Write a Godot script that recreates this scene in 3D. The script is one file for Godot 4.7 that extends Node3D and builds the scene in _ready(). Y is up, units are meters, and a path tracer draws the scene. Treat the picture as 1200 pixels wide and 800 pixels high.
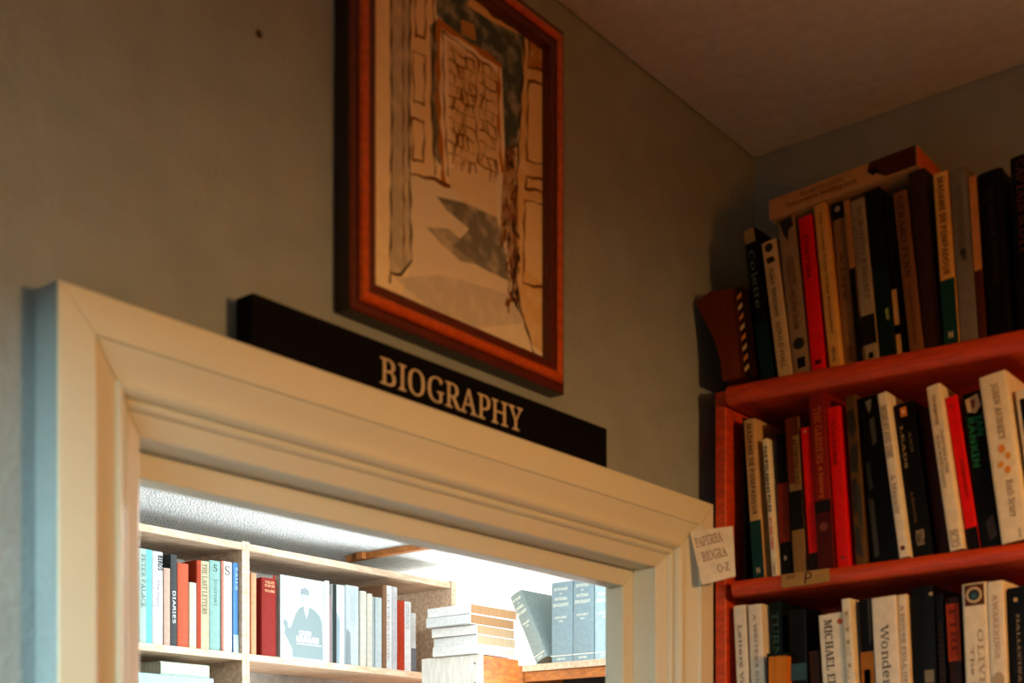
extends Node3D
# A bookshop corner: x runs along the wall with the doorway, z comes out of that wall into the room, y is up; metres.

const F := 1490.0                      # focal length in pixels of the 1200 x 800 frame
const HORIZON := 928.0                 # image row of eye level (the lens is shifted upwards)
const TURN := 0.6849                   # angle between the view and the doorway wall
const EYE := Vector3(0, 1.6, 0.901)

const WALL_B := 1.663                  # x of the wall behind the orange bookcase
const CEILING := 2.525
const BACK_CEILING := 2.29
const CASE_FRONT := 1.492              # x of the fronts of the orange bookcase's uprights

var taken := {}
var mats := {}
var serif: SystemFont
var serif_bold: SystemFont
var sans: SystemFont
var sans_bold: SystemFont
var tex := {}
var rng := RandomNumberGenerator.new()

# ---------------------------------------------------------------- rays from the photograph
func ray(px: float, py: float) -> Vector3:
	var ahead := Vector3(cos(TURN), 0, -sin(TURN))
	var right := Vector3(sin(TURN), 0, cos(TURN))
	return ahead + right * ((px - 600.0) / F) + Vector3.UP * ((HORIZON - py) / F)

func on_x(px: float, py: float, at: float) -> Vector3:
	var r := ray(px, py)
	return EYE + r * ((at - EYE.x) / r.x)

func on_z(px: float, py: float, at: float) -> Vector3:
	var r := ray(px, py)
	return EYE + r * ((at - EYE.z) / r.z)

# ---------------------------------------------------------------- nodes
func numbered(called: String) -> String:
	if not taken.has(called):
		taken[called] = 0
		return called
	taken[called] += 1
	return "%s_%03d" % [called, taken[called]]

func tag(o: Node, label: String, category: String, group := "") -> void:
	o.set_meta("label", label)
	o.set_meta("category", category)
	if group != "":
		o.set_meta("group", group)

func thing(called: String, label: String, category: String, at := Vector3.ZERO, group := "") -> Node3D:
	var o := Node3D.new()
	o.name = numbered(called)
	o.position = at
	tag(o, label, category, group)
	add_child(o)
	return o

func structure(called: String) -> Node3D:
	var o := Node3D.new()
	o.name = called
	o.set_meta("kind", "structure")
	add_child(o)
	return o

func obj(called: String, st, m: Material, parent: Node = null) -> MeshInstance3D:
	var o := MeshInstance3D.new()
	if st is SurfaceTool:
		st.generate_normals()
		st.generate_tangents()
		o.mesh = st.commit()
	else:
		o.mesh = st
	o.material_override = m
	if parent == null:
		o.name = numbered(called)
		add_child(o)
	else:
		o.name = called
		parent.add_child(o, true)
	return o

func struct_mesh(called: String, st, m: Material) -> MeshInstance3D:
	var o := obj(called, st, m)
	o.set_meta("kind", "structure")
	return o

# ---------------------------------------------------------------- shapes
func mesh() -> SurfaceTool:
	var st := SurfaceTool.new()
	st.begin(Mesh.PRIMITIVE_TRIANGLES)
	st.set_smooth_group(-1)
	return st

func tri(st: SurfaceTool, a: Vector3, b: Vector3, c: Vector3, out: Vector3) -> void:
	var n := (a - c).cross(a - b)
	if n.dot(out) < 0.0:
		var k := b
		b = c
		c = k
		n = -n
	n = n.normalized()
	var ax := n.abs()
	for p in [a, b, c]:
		var uv := Vector2(p.x, p.y)
		if ax.x > ax.y and ax.x > ax.z:
			uv = Vector2(p.z, p.y)
		elif ax.y > ax.z:
			uv = Vector2(p.x, p.z)
		st.set_uv(uv)
		st.add_vertex(p)

func quad(st: SurfaceTool, a: Vector3, b: Vector3, c: Vector3, d: Vector3, out: Vector3) -> void:
	tri(st, a, b, c, out)
	tri(st, a, c, d, out)

# a polygon (x, y of frame t) pulled along the frame's z
func prism(st: SurfaceTool, poly: PackedVector2Array, t: Transform3D, length: float) -> void:
	var n := poly.size()
	var area := 0.0
	for i in n:
		area += poly[i].cross(poly[(i + 1) % n])
	for i in n:
		var a := poly[i]
		var b := poly[(i + 1) % n]
		var e := (b - a) * signf(area)
		var out := t.basis * Vector3(e.y, -e.x, 0)
		quad(st, t * Vector3(a.x, a.y, 0), t * Vector3(b.x, b.y, 0), t * Vector3(b.x, b.y, length), t * Vector3(a.x, a.y, length), out)
	var ids := Geometry2D.triangulate_polygon(poly)
	for i in range(0, ids.size(), 3):
		for end in [0.0, length]:
			tri(st, t * Vector3(poly[ids[i]].x, poly[ids[i]].y, end), t * Vector3(poly[ids[i + 1]].x, poly[ids[i + 1]].y, end), t * Vector3(poly[ids[i + 2]].x, poly[ids[i + 2]].y, end), t.basis.z * (1.0 if end > 0.0 else -1.0))

func rect_poly(x0: float, y0: float, x1: float, y1: float, c := 0.0) -> PackedVector2Array:
	if c <= 0.0:
		return PackedVector2Array([Vector2(x0, y0), Vector2(x1, y0), Vector2(x1, y1), Vector2(x0, y1)])
	return PackedVector2Array([Vector2(x0 + c, y0), Vector2(x1 - c, y0), Vector2(x1, y0 + c), Vector2(x1, y1 - c), Vector2(x1 - c, y1), Vector2(x0 + c, y1), Vector2(x0, y1 - c), Vector2(x0, y0 + c)])

# a box from a to b; c chamfers the edges that run along the given axis (0 x, 1 y, 2 z)
func box(st: SurfaceTool, a: Vector3, b: Vector3, c := 0.0, along := 2) -> void:
	if along == 2:
		prism(st, rect_poly(a.x, a.y, b.x, b.y, c), Transform3D(Basis(), Vector3(0, 0, a.z)), b.z - a.z)
	elif along == 0:
		prism(st, rect_poly(a.y, a.z, b.y, b.z, c), Transform3D(Basis(Vector3(0, 1, 0), Vector3(0, 0, 1), Vector3(1, 0, 0)), Vector3(a.x, 0, 0)), b.x - a.x)
	else:
		prism(st, rect_poly(a.z, a.x, b.z, b.x, c), Transform3D(Basis(Vector3(0, 0, 1), Vector3(1, 0, 0), Vector3(0, 1, 0)), Vector3(0, a.y, 0)), b.y - a.y)

func slab(a: Vector3, b: Vector3, c := 0.0, along := 2) -> SurfaceTool:
	var st := mesh()
	box(st, a, b, c, along)
	return st

func lathe(profile: Array, sides := 28) -> SurfaceTool:
	var st := mesh()
	st.set_smooth_group(1)
	for i in profile.size() - 1:
		for k in sides:
			var t0 := TAU * k / sides
			var t1 := TAU * (k + 1) / sides
			var p = profile[i]
			var q = profile[i + 1]
			var a := Vector3(p.x * cos(t0), p.y, p.x * sin(t0))
			var b := Vector3(p.x * cos(t1), p.y, p.x * sin(t1))
			var c := Vector3(q.x * cos(t1), q.y, q.x * sin(t1))
			var d := Vector3(q.x * cos(t0), q.y, q.x * sin(t0))
			var e = q - p
			var out := Vector3(e.y * cos(t0), -e.x, e.y * sin(t0))
			if p.x > 0.0001:
				tri(st, a, b, c, out)
			if q.x > 0.0001:
				tri(st, a, c, d, out)
	return st

func disc_poly(r: float, n := 16, sx := 1.0, sy := 1.0) -> PackedVector2Array:
	var p := PackedVector2Array()
	for k in n:
		p.append(Vector2(r * sx * cos(TAU * k / n), r * sy * sin(TAU * k / n)))
	return p

# ---------------------------------------------------------------- materials
func noise_tex(called: String, freq: float, lo: float, hi: float, octaves := 4, size := 512, bump := 0.0, kind := FastNoiseLite.TYPE_SIMPLEX_SMOOTH) -> Texture2D:
	if tex.has(called):
		return tex[called]
	var n := FastNoiseLite.new()
	n.noise_type = kind
	n.frequency = freq
	n.fractal_octaves = octaves
	n.seed = called.length() * 7 + 3
	var t := NoiseTexture2D.new()
	t.width = size
	t.height = size
	t.seamless = true
	t.noise = n
	if bump > 0.0:
		t.as_normal_map = true
		t.bump_strength = bump
	else:
		var g := Gradient.new()
		g.set_color(0, Color(lo, lo, lo))
		g.set_color(1, Color(hi, hi, hi))
		t.color_ramp = g
	tex[called] = t
	return t

func mat(c: Color, rough := 0.7, spec := 0.5) -> StandardMaterial3D:
	var key := "%s %.2f %.2f" % [c.to_html(), rough, spec]
	if not mats.has(key):
		var m := StandardMaterial3D.new()
		m.albedo_color = c
		m.roughness = rough
		m.metallic_specular = spec
		mats[key] = m
	return mats[key]

# printed or cloth cover: a faint scuffed grain on the colour
func cover_mat(c: Color, rough := 0.5) -> StandardMaterial3D:
	var key := "cover %s %.2f" % [c.to_html(), rough]
	if not mats.has(key):
		var m := StandardMaterial3D.new()
		m.albedo_color = c
		m.albedo_texture = noise_tex("scuff", 0.012, 0.92, 1.0, 5)
		m.uv1_triplanar = true
		m.uv1_scale = Vector3(9, 9, 9)
		m.roughness = rough
		m.metallic_specular = 0.25
		mats[key] = m
	return mats[key]

func wood_mat(called: String, dark: Color, light: Color, scale: Vector3, rough: float, coat := 0.0) -> StandardMaterial3D:
	if mats.has(called):
		return mats[called]
	var n := FastNoiseLite.new()
	n.frequency = 0.012
	n.fractal_octaves = 5
	n.domain_warp_enabled = true
	n.domain_warp_amplitude = 18.0
	n.seed = called.length()
	var t := NoiseTexture2D.new()
	t.width = 512
	t.height = 512
	t.seamless = true
	t.noise = n
	var g := Gradient.new()
	g.set_color(0, dark)
	g.set_color(1, light)
	g.add_point(0.42, dark.lerp(light, 0.75))
	g.add_point(0.5, dark.lerp(light, 0.3))
	g.add_point(0.56, dark.lerp(light, 0.8))
	t.color_ramp = g
	var m := StandardMaterial3D.new()
	m.albedo_texture = t
	m.uv1_triplanar = true
	m.uv1_scale = scale
	m.roughness = rough
	m.metallic_specular = 0.5
	if coat > 0.0:
		m.clearcoat_enabled = true
		m.clearcoat = coat
		m.clearcoat_roughness = 0.25
	mats[called] = m
	return m

func plaster(called: String, c: Color, scale: float, bump: float, freq: float, rough := 0.9, patch := 0.9) -> StandardMaterial3D:
	if mats.has(called):
		return mats[called]
	var m := StandardMaterial3D.new()
	m.albedo_color = c
	m.albedo_texture = noise_tex("patch" + called, 0.008, patch, 1.0, 4)
	m.normal_enabled = true
	m.normal_texture = noise_tex("relief" + called, freq, 0, 1, 4, 512, 6.0)
	m.normal_scale = bump
	m.uv1_triplanar = true
	m.uv1_world_triplanar = true
	m.uv1_scale = Vector3(scale, scale, scale)
	m.roughness = rough
	m.metallic_specular = 0.3
	mats[called] = m
	return m

func pages_mat(c: Color) -> StandardMaterial3D:
	var key := "pages " + c.to_html()
	if not mats.has(key):
		var m := StandardMaterial3D.new()
		if not tex.has("leaves"):
			var im := Image.create(128, 8, false, Image.FORMAT_RGB8)
			var r := RandomNumberGenerator.new()
			r.seed = 5
			for x in 128:
				var v := 0.78 + 0.22 * r.randf()
				for y in 8:
					im.set_pixel(x, y, Color(v, v, v * 0.99))
			tex["leaves"] = ImageTexture.create_from_image(im)
		m.albedo_texture = tex["leaves"]
		m.albedo_color = c
		m.uv1_scale = Vector3(30, 30, 30)
		m.roughness = 0.95
		m.metallic_specular = 0.2
		mats[key] = m
	return mats[key]

# ---------------------------------------------------------------- lettering
# words laid in the parent's xy plane facing +z, stretched to fit size
func lettering(words: String, size: Vector2, at: Vector3, turn: float, c: Color, parent: Node, font: Font, called := "title", fine := 24, flat := 0.0004) -> MeshInstance3D:
	var t := TextMesh.new()
	t.text = words
	t.font = font
	t.font_size = fine
	t.pixel_size = 0.01
	t.depth = 0.01
	t.curve_step = 1.5 if fine < 40 else 0.5
	var b := t.get_aabb()
	var o := obj(called, t, mat(c, 0.75, 0.3), parent)
	var k := Vector3(size.x / maxf(b.size.x, 0.001), size.y / maxf(b.size.y, 0.001), flat / 0.01)
	var turned := Basis(Vector3(0, 0, 1), turn)
	o.transform = Transform3D(turned * Basis.from_scale(k), at - turned * (Vector3(b.get_center().x, b.get_center().y, 0) * k))
	return o

# ---------------------------------------------------------------- books
# A book standing on its tail: spine towards +z, origin under the middle of the spine.
# spec: w h d cover page hard title-list bands emblems
func make_book(called: String, label: String, group: String, w: float, h: float, d: float, cover: Color, page: Color, hard: bool, marks: Array, rough := 0.5) -> Node3D:
	var o := thing(called, label, "book", Vector3.ZERO, group)
	var t := 0.0026 if hard else 0.0007
	t = minf(t, w * 0.2)
	var lip := 0.003 if hard else 0.0
	var bulge := minf(w * 0.16, 0.006) if hard else minf(w * 0.08, 0.0012)
	# cross-section of the cover seen from above: a U whose bend is the spine
	var outer := PackedVector2Array()
	var inner := PackedVector2Array()
	outer.append(Vector2(-w / 2, -d))
	inner.append(Vector2(-w / 2 + t, -d))
	var steps := 8 if hard else 5
	for i in steps + 1:
		var a := PI * (1.0 - float(i) / steps)
		var x := cos(a)
		var z := bulge * (pow(maxf(sin(a), 0.0), 0.6) - 1.0)
		outer.append(Vector2(x * w / 2, z))
		inner.append(Vector2(x * (w / 2 - t), z - t))
	outer.append(Vector2(w / 2, -d))
	inner.append(Vector2(w / 2 - t, -d))
	inner.reverse()
	outer.append_array(inner)
	var st := mesh()
	prism(st, outer, Transform3D(Basis(Vector3(1, 0, 0), Vector3(0, 0, 1), Vector3(0, 1, 0)), Vector3.ZERO), h)
	var cover_part := obj("cover", st, cover_mat(cover, rough), o)
	var pg := slab(Vector3(-w / 2 + t * 1.02, lip + 0.0006, -d + 0.0015 + lip), Vector3(w / 2 - t * 1.02, h - lip - 0.0006, -bulge - t * 1.05))
	obj("pages", pg, pages_mat(page), o)
	for m in marks:
		spine_mark(o, cover_part, m, w, h)
	return o

# marks on a spine, measured as shares of its height from the head (0) to the tail (1) and of its width (-0.5 .. 0.5)
func spine_mark(o: Node3D, cover_part: Node3D, m: Dictionary, w: float, h: float) -> void:
	var c: Color = m.c
	if m.has("t"):
		var font: Font = {"serif": serif, "bold": serif_bold, "sans": sans, "sansbold": sans_bold}[m.get("f", "serif")]
		var x: float = m.get("x", 0.0)
		if m.has("flat"):       # reads across the spine
			lettering(m.t, Vector2(w * m.flat, h * (m.b - m.a)), Vector3(w * x, h * (1.0 - (m.a + m.b) / 2), 0.0004), 0.0, c, cover_part, font)
		else:
			lettering(m.t, Vector2(h * (m.b - m.a), w * m.get("s", 0.5)), Vector3(w * x, h * (1.0 - (m.a + m.b) / 2), 0.0004), -PI / 2, c, cover_part, font)
	elif m.has("disc"):
		var st := mesh()
		var r: float = w * m.disc
		prism(st, disc_poly(r, 18, 1.0, m.get("tall", 1.0)), Transform3D(Basis(), Vector3(w * m.get("x", 0.0), h * (1.0 - m.a), m.get("z", 0.0003))), 0.0003)
		obj("emblem", st, mat(c, 0.6), cover_part)
	elif m.has("poly"):
		var pts := PackedVector2Array()
		for p in m.poly:
			pts.append(Vector2(p[0] * w, h * (1.0 - p[1])))
		var st := mesh()
		prism(st, pts, Transform3D(Basis(), Vector3(0, 0, m.get("z", 0.0002))), 0.0003)
		obj("emblem", st, mat(c, 0.6), cover_part)
	else:                       # a band of colour printed round the spine
		var x0: float = m.get("x0", -0.495)
		var x1: float = m.get("x1", 0.495)
		obj("spine_band", slab(Vector3(w * x0, h * (1.0 - m.b), -0.0004), Vector3(w * x1, h * (1.0 - m.a), 0.0002)), cover_mat(c, 0.5), cover_part)

# ---------------------------------------------------------------- the orange bookcase's rows
# each entry: kind, label, [head left x, head left y, tail left x, tail right x], setback, cover, page, hard, marks
func shelf_row(rows: Array, p0: Vector2, p1: Vector2, lip: float, group: String, lip_clear := false) -> void:
	var a := on_x(p0.x, p0.y, lip)
	var b := on_x(p1.x, p1.y, lip)
	var laid := []
	for e in rows:
		var at: float = CASE_FRONT + e.s
		var q: Array = e.q
		var z0 := on_x(q[2], 700, at).z
		var z1 := on_x(q[3], 700, at).z
		var head := on_x(q[0], q[1], at)
		if z0 < a.z + 0.004 and lip_clear:
			z1 += a.z + 0.004 - z0
			z0 = a.z + 0.004
		var base := lerpf(a.y, b.y, (z0 - a.z) / (b.z - a.z)) + 0.0008
		var lean := atan2(z0 - head.z, head.y - base)
		if lip_clear and head.z < a.z + 0.002:
			lean = atan2(z0 - a.z - 0.002, head.y - base)
		var h := Vector2(z0 - head.z, head.y - base).length()
		laid.append({"e": e, "z": z0, "w": (z1 - z0) * cos(lean), "lean": lean, "h": h, "y": base, "at": at})
	for i in laid.size():
		var k: Dictionary = laid[i]
		if i + 1 < laid.size():        # never into the neighbour
			var n: Dictionary = laid[i + 1]
			var low: float = minf(k.h, n.h)
			var room := minf(n.z - k.z, n.z - n.lean * low - k.z + k.lean * low) - 0.0006
			k.w = clampf(k.w, 0.004, maxf(room, 0.004))
		var e: Dictionary = k.e
		var deep: float = e.get("d", 0.112 if k.h < 0.2 else 0.128)
		deep = minf(deep, WALL_B - k.at - 0.012)
		var o := make_book(e.get("n", "paperback_book"), e.l, group, k.w, k.h, deep, e.c, e.get("p", Color(0.72, 0.62, 0.45)), e.get("hard", false), e.get("m", []), e.get("r", 0.45))
		var turned := Basis(Vector3.UP, -PI / 2 + e.get("yaw", 0.0)) * Basis(Vector3(0, 0, 1), k.lean)
		o.transform = Transform3D(turned, Vector3(k.at, k.y, k.z) + turned * Vector3(k.w / 2, 0, 0))

# books in a case whose front is the plane z: [left x, head y, right x]
func back_row(rows: Array, front: float, base: float, group: String) -> void:
	for e in rows:
		var at: float = front - e.get("s", 0.012)
		var q: Array = e.q
		var a := on_z(q[0], q[1], at)
		var b := on_z(q[2], q[1], at)
		var w := b.x - a.x - 0.0008
		var o := make_book(e.get("n", "hardback_book"), e.l, group, w, a.y - base, e.get("d", 0.15), Color(e.c.r * 0.9, e.c.g * 0.9, e.c.b * 0.9), e.get("p", Color(0.9, 0.88, 0.8)), e.get("hard", true), e.get("m", []), e.get("r", 0.5))
		o.position = Vector3(a.x + w / 2 + 0.0004, base + 0.0006, at)

# ================================================================ the scene
func _ready() -> void:
	rng.seed = 11
	serif = SystemFont.new(); serif.font_names = ["Droid Serif"]
	serif_bold = SystemFont.new(); serif_bold.font_names = ["Droid Serif"]; serif_bold.font_weight = 700
	sans = SystemFont.new(); sans.font_names = ["Droid Sans"]
	sans_bold = SystemFont.new(); sans_bold.font_names = ["Droid Sans"]; sans_bold.font_weight = 700
	camera_and_light()
	front_room()
	doorway()
	back_room()
	wall_things()
	orange_bookcase()
	top_row()
	middle_row()
	bottom_row()
	pine_bookcases()
	back_books()
	corner_pile()
	side_bookcase()

func camera_and_light() -> void:
	var cam := Camera3D.new()
	cam.name = "camera"
	var lens := CameraAttributesPhysical.new()
	lens.frustum_focal_length = 50.0
	lens.exposure_aperture = 8.0
	lens.frustum_focus_distance = 3.2
	lens.frustum_near = 0.05
	lens.frustum_far = 100.0
	cam.attributes = lens
	cam.projection = Camera3D.PROJECTION_FRUSTUM
	cam.keep_aspect = Camera3D.KEEP_HEIGHT
	cam.near = 0.05
	cam.far = 100.0
	cam.size = cam.near * 800.0 / F
	cam.frustum_offset = Vector2(0, cam.near * (HORIZON - 400.0) / F)
	var ahead := Vector3(cos(TURN), 0, -sin(TURN))
	cam.transform = Transform3D(Basis(Vector3(sin(TURN), 0, cos(TURN)), Vector3.UP, -ahead), EYE)
	add_child(cam)
	cam.current = true

	var w := WorldEnvironment.new()
	w.name = "world"
	var e := Environment.new()
	e.background_mode = Environment.BG_SKY
	var sky := Sky.new()
	var s := ProceduralSkyMaterial.new()
	s.sky_top_color = Color(0.55, 0.68, 0.85)
	s.sky_horizon_color = Color(0.80, 0.86, 0.92)
	s.ground_bottom_color = Color(0.16, 0.16, 0.15)
	s.ground_horizon_color = Color(0.25, 0.25, 0.24)
	s.sky_energy_multiplier = 2.5
	sky.sky_material = s
	e.sky = sky
	e.tonemap_mode = Environment.TONE_MAPPER_LINEAR
	e.tonemap_exposure = 1.0
	e.sdfgi_enabled = true
	e.ssao_enabled = true
	e.ssil_enabled = true
	w.environment = e
	add_child(w)

	# daylight: the patch of sky above the small high window to the left of the camera, and the window of the room behind
	daylight("window_skylight", Vector3(-0.35, 2.15, 0.47), Vector3(0.8, -0.5, -0.35).normalized(), Vector2(0.5, 0.6), Color(0.84, 0.97, 0.92), 5.0)
	daylight("back_window_daylight", Vector3(3.20, 1.5, -0.65), Vector3(-0.94, 0.34, 0).normalized(), Vector2(0.7, 0.9), Color(0.95, 0.98, 1.0), 6.0)
	daylight("corner_window_daylight", Vector3(3.21, 1.72, -1.74), Vector3(-0.96, 0.28, 0).normalized(), Vector2(0.3, 0.9), Color(0.95, 0.98, 1.0), 2.5)

func daylight(called: String, at: Vector3, towards: Vector3, size: Vector2, c: Color, energy: float) -> void:
	var l := AreaLight3D.new()
	l.name = called
	l.area_size = size
	l.light_color = c
	l.light_energy = energy
	l.shadow_enabled = true
	l.area_range = 12.0
	var z := -towards
	var side := Vector3.UP.cross(z).normalized()
	l.transform = Transform3D(Basis(side, z.cross(side), z), at)
	add_child(l)

func front_room() -> void:
	var paint := plaster("grey paint", Color(0.590, 0.635, 0.660), 3.0, 0.25, 0.06, 0.75, 0.93)
	var white := plaster("front ceiling", Color(0.87, 0.865, 0.845), 9.0, 0.4, 0.05, 0.95, 0.92)
	# the wall with the doorway, 8 cm thick
	var st := mesh()
	box(st, Vector3(-1.4, 0, -0.08), Vector3(0.525 + 0.085, 2.56, 0))
	box(st, Vector3(1.492 - 0.085, 0, -0.08), Vector3(3.4, 2.56, 0))
	box(st, Vector3(0.525 + 0.085, 1.986 - 0.085, -0.08), Vector3(1.492 - 0.085, 2.56, 0))
	struct_mesh("wall_doorway", st, paint)
	struct_mesh("wall_bookcase", slab(Vector3(WALL_B, 0, 0.0), Vector3(WALL_B + 0.12, 2.56, 2.7)), paint)
	# unseen bay added left of the camera; its small high window shapes the daylight
	st = mesh()
	box(st, Vector3(0.1, 0, 0), Vector3(0.2, 1.70, 0.46))
	box(st, Vector3(0.1, 1.97, 0), Vector3(0.2, 2.56, 0.46))
	box(st, Vector3(0.1, 1.70, 0), Vector3(0.2, 1.97, 0.08))
	prism(st, PackedVector2Array([Vector2(0.46, 0.2), Vector2(0.50, 0.2), Vector2(0.87, -0.5), Vector2(0.87, -0.6), Vector2(0.81, -0.6), Vector2(0.46, 0.1)]), Transform3D(Basis(Vector3(0, 0, 1), Vector3(1, 0, 0), Vector3(0, 1, 0)), Vector3.ZERO), 2.56)
	box(st, Vector3(-0.6, 0, 0.87), Vector3(-0.5, 2.56, 2.7))
	struct_mesh("wall_window", st, paint)
	struct_mesh("wall_rear", slab(Vector3(-0.6, 0, 2.7), Vector3(WALL_B + 0.12, 2.56, 2.8)), paint)
	# the plasterboard stops a little short of the walls, which leaves the dark crack round its edge
	st = mesh()
	box(st, Vector3(-0.6, CEILING, 0.0022), Vector3(WALL_B - 0.0022, CEILING + 0.008, 2.8))
	box(st, Vector3(-0.6, CEILING + 0.008, 0.0), Vector3(WALL_B + 0.12, CEILING + 0.1, 2.8))
	struct_mesh("ceiling", st, white)
	struct_mesh("floor", slab(Vector3(-1.4, -0.1, -2.1), Vector3(3.4, 0, 2.8)), wood_mat("floor boards", Color(0.15, 0.10, 0.07), Color(0.25, 0.17, 0.12), Vector3(0.6, 6, 6), 0.5))
	struct_mesh("floor_back", slab(Vector3(-1.3, 0, -1.955), Vector3(3.22, 0.012, -0.08)), wood_mat("pale boards", Color(0.46, 0.38, 0.29), Color(0.62, 0.53, 0.42), Vector3(6, 6, 0.8), 0.5))  # unseen pale layer, added to bounce light up to the ceiling
	window(1, Vector3(0.15, 1.70, 0.08), Vector3(0, 0, 1), 0.38, 0.27, 0.018)
	pendant(Vector3(1.0, 1.98, 1.28))

# a window in a wall that faces x: its frame, a glazing bar and two panes
func window(n: int, at: Vector3, along: Vector3, wide: float, high: float, t := 0.04) -> void:
	var o := structure("window_%d" % n)
	o.position = at
	var white := mat(Color(0.85, 0.84, 0.8), 0.4)
	var st := mesh()
	box(st, Vector3(-0.03, 0, 0), Vector3(0.03, t, wide))
	box(st, Vector3(-0.03, high - t, 0), Vector3(0.03, high, wide))
	box(st, Vector3(-0.03, t, 0), Vector3(0.03, high - t, t))
	box(st, Vector3(-0.03, t, wide - t), Vector3(0.03, high - t, wide))
	obj("window_frame", st, white, o)
	obj("glazing_bar", slab(Vector3(-0.02, t, wide / 2 - 0.012), Vector3(0.02, high - t, wide / 2 + 0.012)), white, o)
	var glass := StandardMaterial3D.new()
	glass.transparency = BaseMaterial3D.TRANSPARENCY_ALPHA
	glass.albedo_color = Color(1, 1, 1, 0.06)
	glass.roughness = 0.02
	obj("pane", slab(Vector3(-0.002, t, t), Vector3(0.002, high - t, wide / 2 - 0.012)), glass, o)
	obj("pane", slab(Vector3(-0.002, t, wide / 2 + 0.012), Vector3(0.002, high - t, wide - t)), glass, o)

# the lamp that lights the front room hangs outside the frame, to the right of the camera
func pendant(at: Vector3) -> void:
	var o := thing("pendant_lamp", "warm bulb in an added domed amber shade hanging from the front ceiling", "lamp", at)
	var bulb := StandardMaterial3D.new()
	bulb.albedo_color = Color(1, 0.95, 0.85)
	bulb.emission_enabled = true
	bulb.emission = Color(1, 0.78, 0.48)
	bulb.emission_energy_multiplier = 4.0
	obj("bulb", lathe([Vector2(0, -0.045), Vector2(0.02, -0.04), Vector2(0.033, -0.022), Vector2(0.035, 0.0), Vector2(0.028, 0.022), Vector2(0.016, 0.042), Vector2(0.014, 0.055)]), bulb, o)
	obj("holder", lathe([Vector2(0, 0.053), Vector2(0.019, 0.053), Vector2(0.021, 0.06), Vector2(0.019, 0.1), Vector2(0.004, 0.112), Vector2(0, 0.112)]), mat(Color(0.1, 0.08, 0.06), 0.4), o)
	# added shade: its rim dims the upper walls, its amber emission tints the ceiling
	var amber := StandardMaterial3D.new()
	amber.albedo_color = Color(0.80, 0.45, 0.15)
	amber.roughness = 0.3
	amber.emission_enabled = true
	amber.emission = Color(1.0, 0.56, 0.12)
	amber.emission_energy_multiplier = 15.0
	obj("added_shade", lathe([Vector2(0.135, 0.019), Vector2(0.131, 0.050), Vector2(0.118, 0.090), Vector2(0.090, 0.125), Vector2(0.050, 0.150), Vector2(0.020, 0.160)], 40), amber, o)
	obj("cord", lathe([Vector2(0.003, 0.11), Vector2(0.003, CEILING - at.y - 0.02)], 8), mat(Color(0.1, 0.08, 0.06), 0.6), o)
	obj("ceiling_rose", lathe([Vector2(0.003, CEILING - at.y - 0.025), Vector2(0.03, CEILING - at.y - 0.022), Vector2(0.045, CEILING - at.y - 0.001), Vector2(0, CEILING - at.y - 0.001)]), mat(Color(0.8, 0.76, 0.7), 0.5), o)
	var l := OmniLight3D.new()
	l.name = "lamp_light"
	l.light_color = Color(1.0, 0.77, 0.47)
	l.light_energy = 0.60
	l.light_size = 0.024
	l.omni_range = 12.0
	l.omni_attenuation = 2.0
	l.shadow_enabled = true
	o.add_child(l)

# ---------------------------------------------------------------- doorway: mitred casing, jamb lining and stop
func mitred(st: SurfaceTool, poly: PackedVector2Array, side: int) -> void:
	var x0 := 0.525
	var x1 := 1.492
	var top := 1.986
	var gap := 0.0004
	var n := poly.size()
	var area := 0.0
	for i in n:
		area += poly[i].cross(poly[(i + 1) % n])
	var starts := PackedVector3Array()
	var ends := PackedVector3Array()
	for p in poly:
		if side == 0:
			starts.append(Vector3(x0 + p.x, 0, p.y))
			ends.append(Vector3(x0 + p.x, top - p.x - gap, p.y))
		elif side == 1:
			starts.append(Vector3(x1 - p.x, 0, p.y))
			ends.append(Vector3(x1 - p.x, top - p.x - gap, p.y))
		else:
			starts.append(Vector3(x0 + p.x + gap, top - p.x, p.y))
			ends.append(Vector3(x1 - p.x - gap, top - p.x, p.y))
	var wdir: Vector3 = [Vector3(1, 0, 0), Vector3(-1, 0, 0), Vector3(0, -1, 0)][side]
	for i in n:
		var j := (i + 1) % n
		var e := (poly[j] - poly[i]) * signf(area)
		quad(st, starts[i], starts[j], ends[j], ends[i], wdir * e.y + Vector3(0, 0, -e.x))
	var ids := Geometry2D.triangulate_polygon(poly)
	var run := (ends[0] - starts[0]).normalized()
	for i in range(0, ids.size(), 3):
		tri(st, starts[ids[i]], starts[ids[i + 1]], starts[ids[i + 2]], -run)
		tri(st, ends[ids[i]], ends[ids[i + 1]], ends[ids[i + 2]], run)

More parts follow.
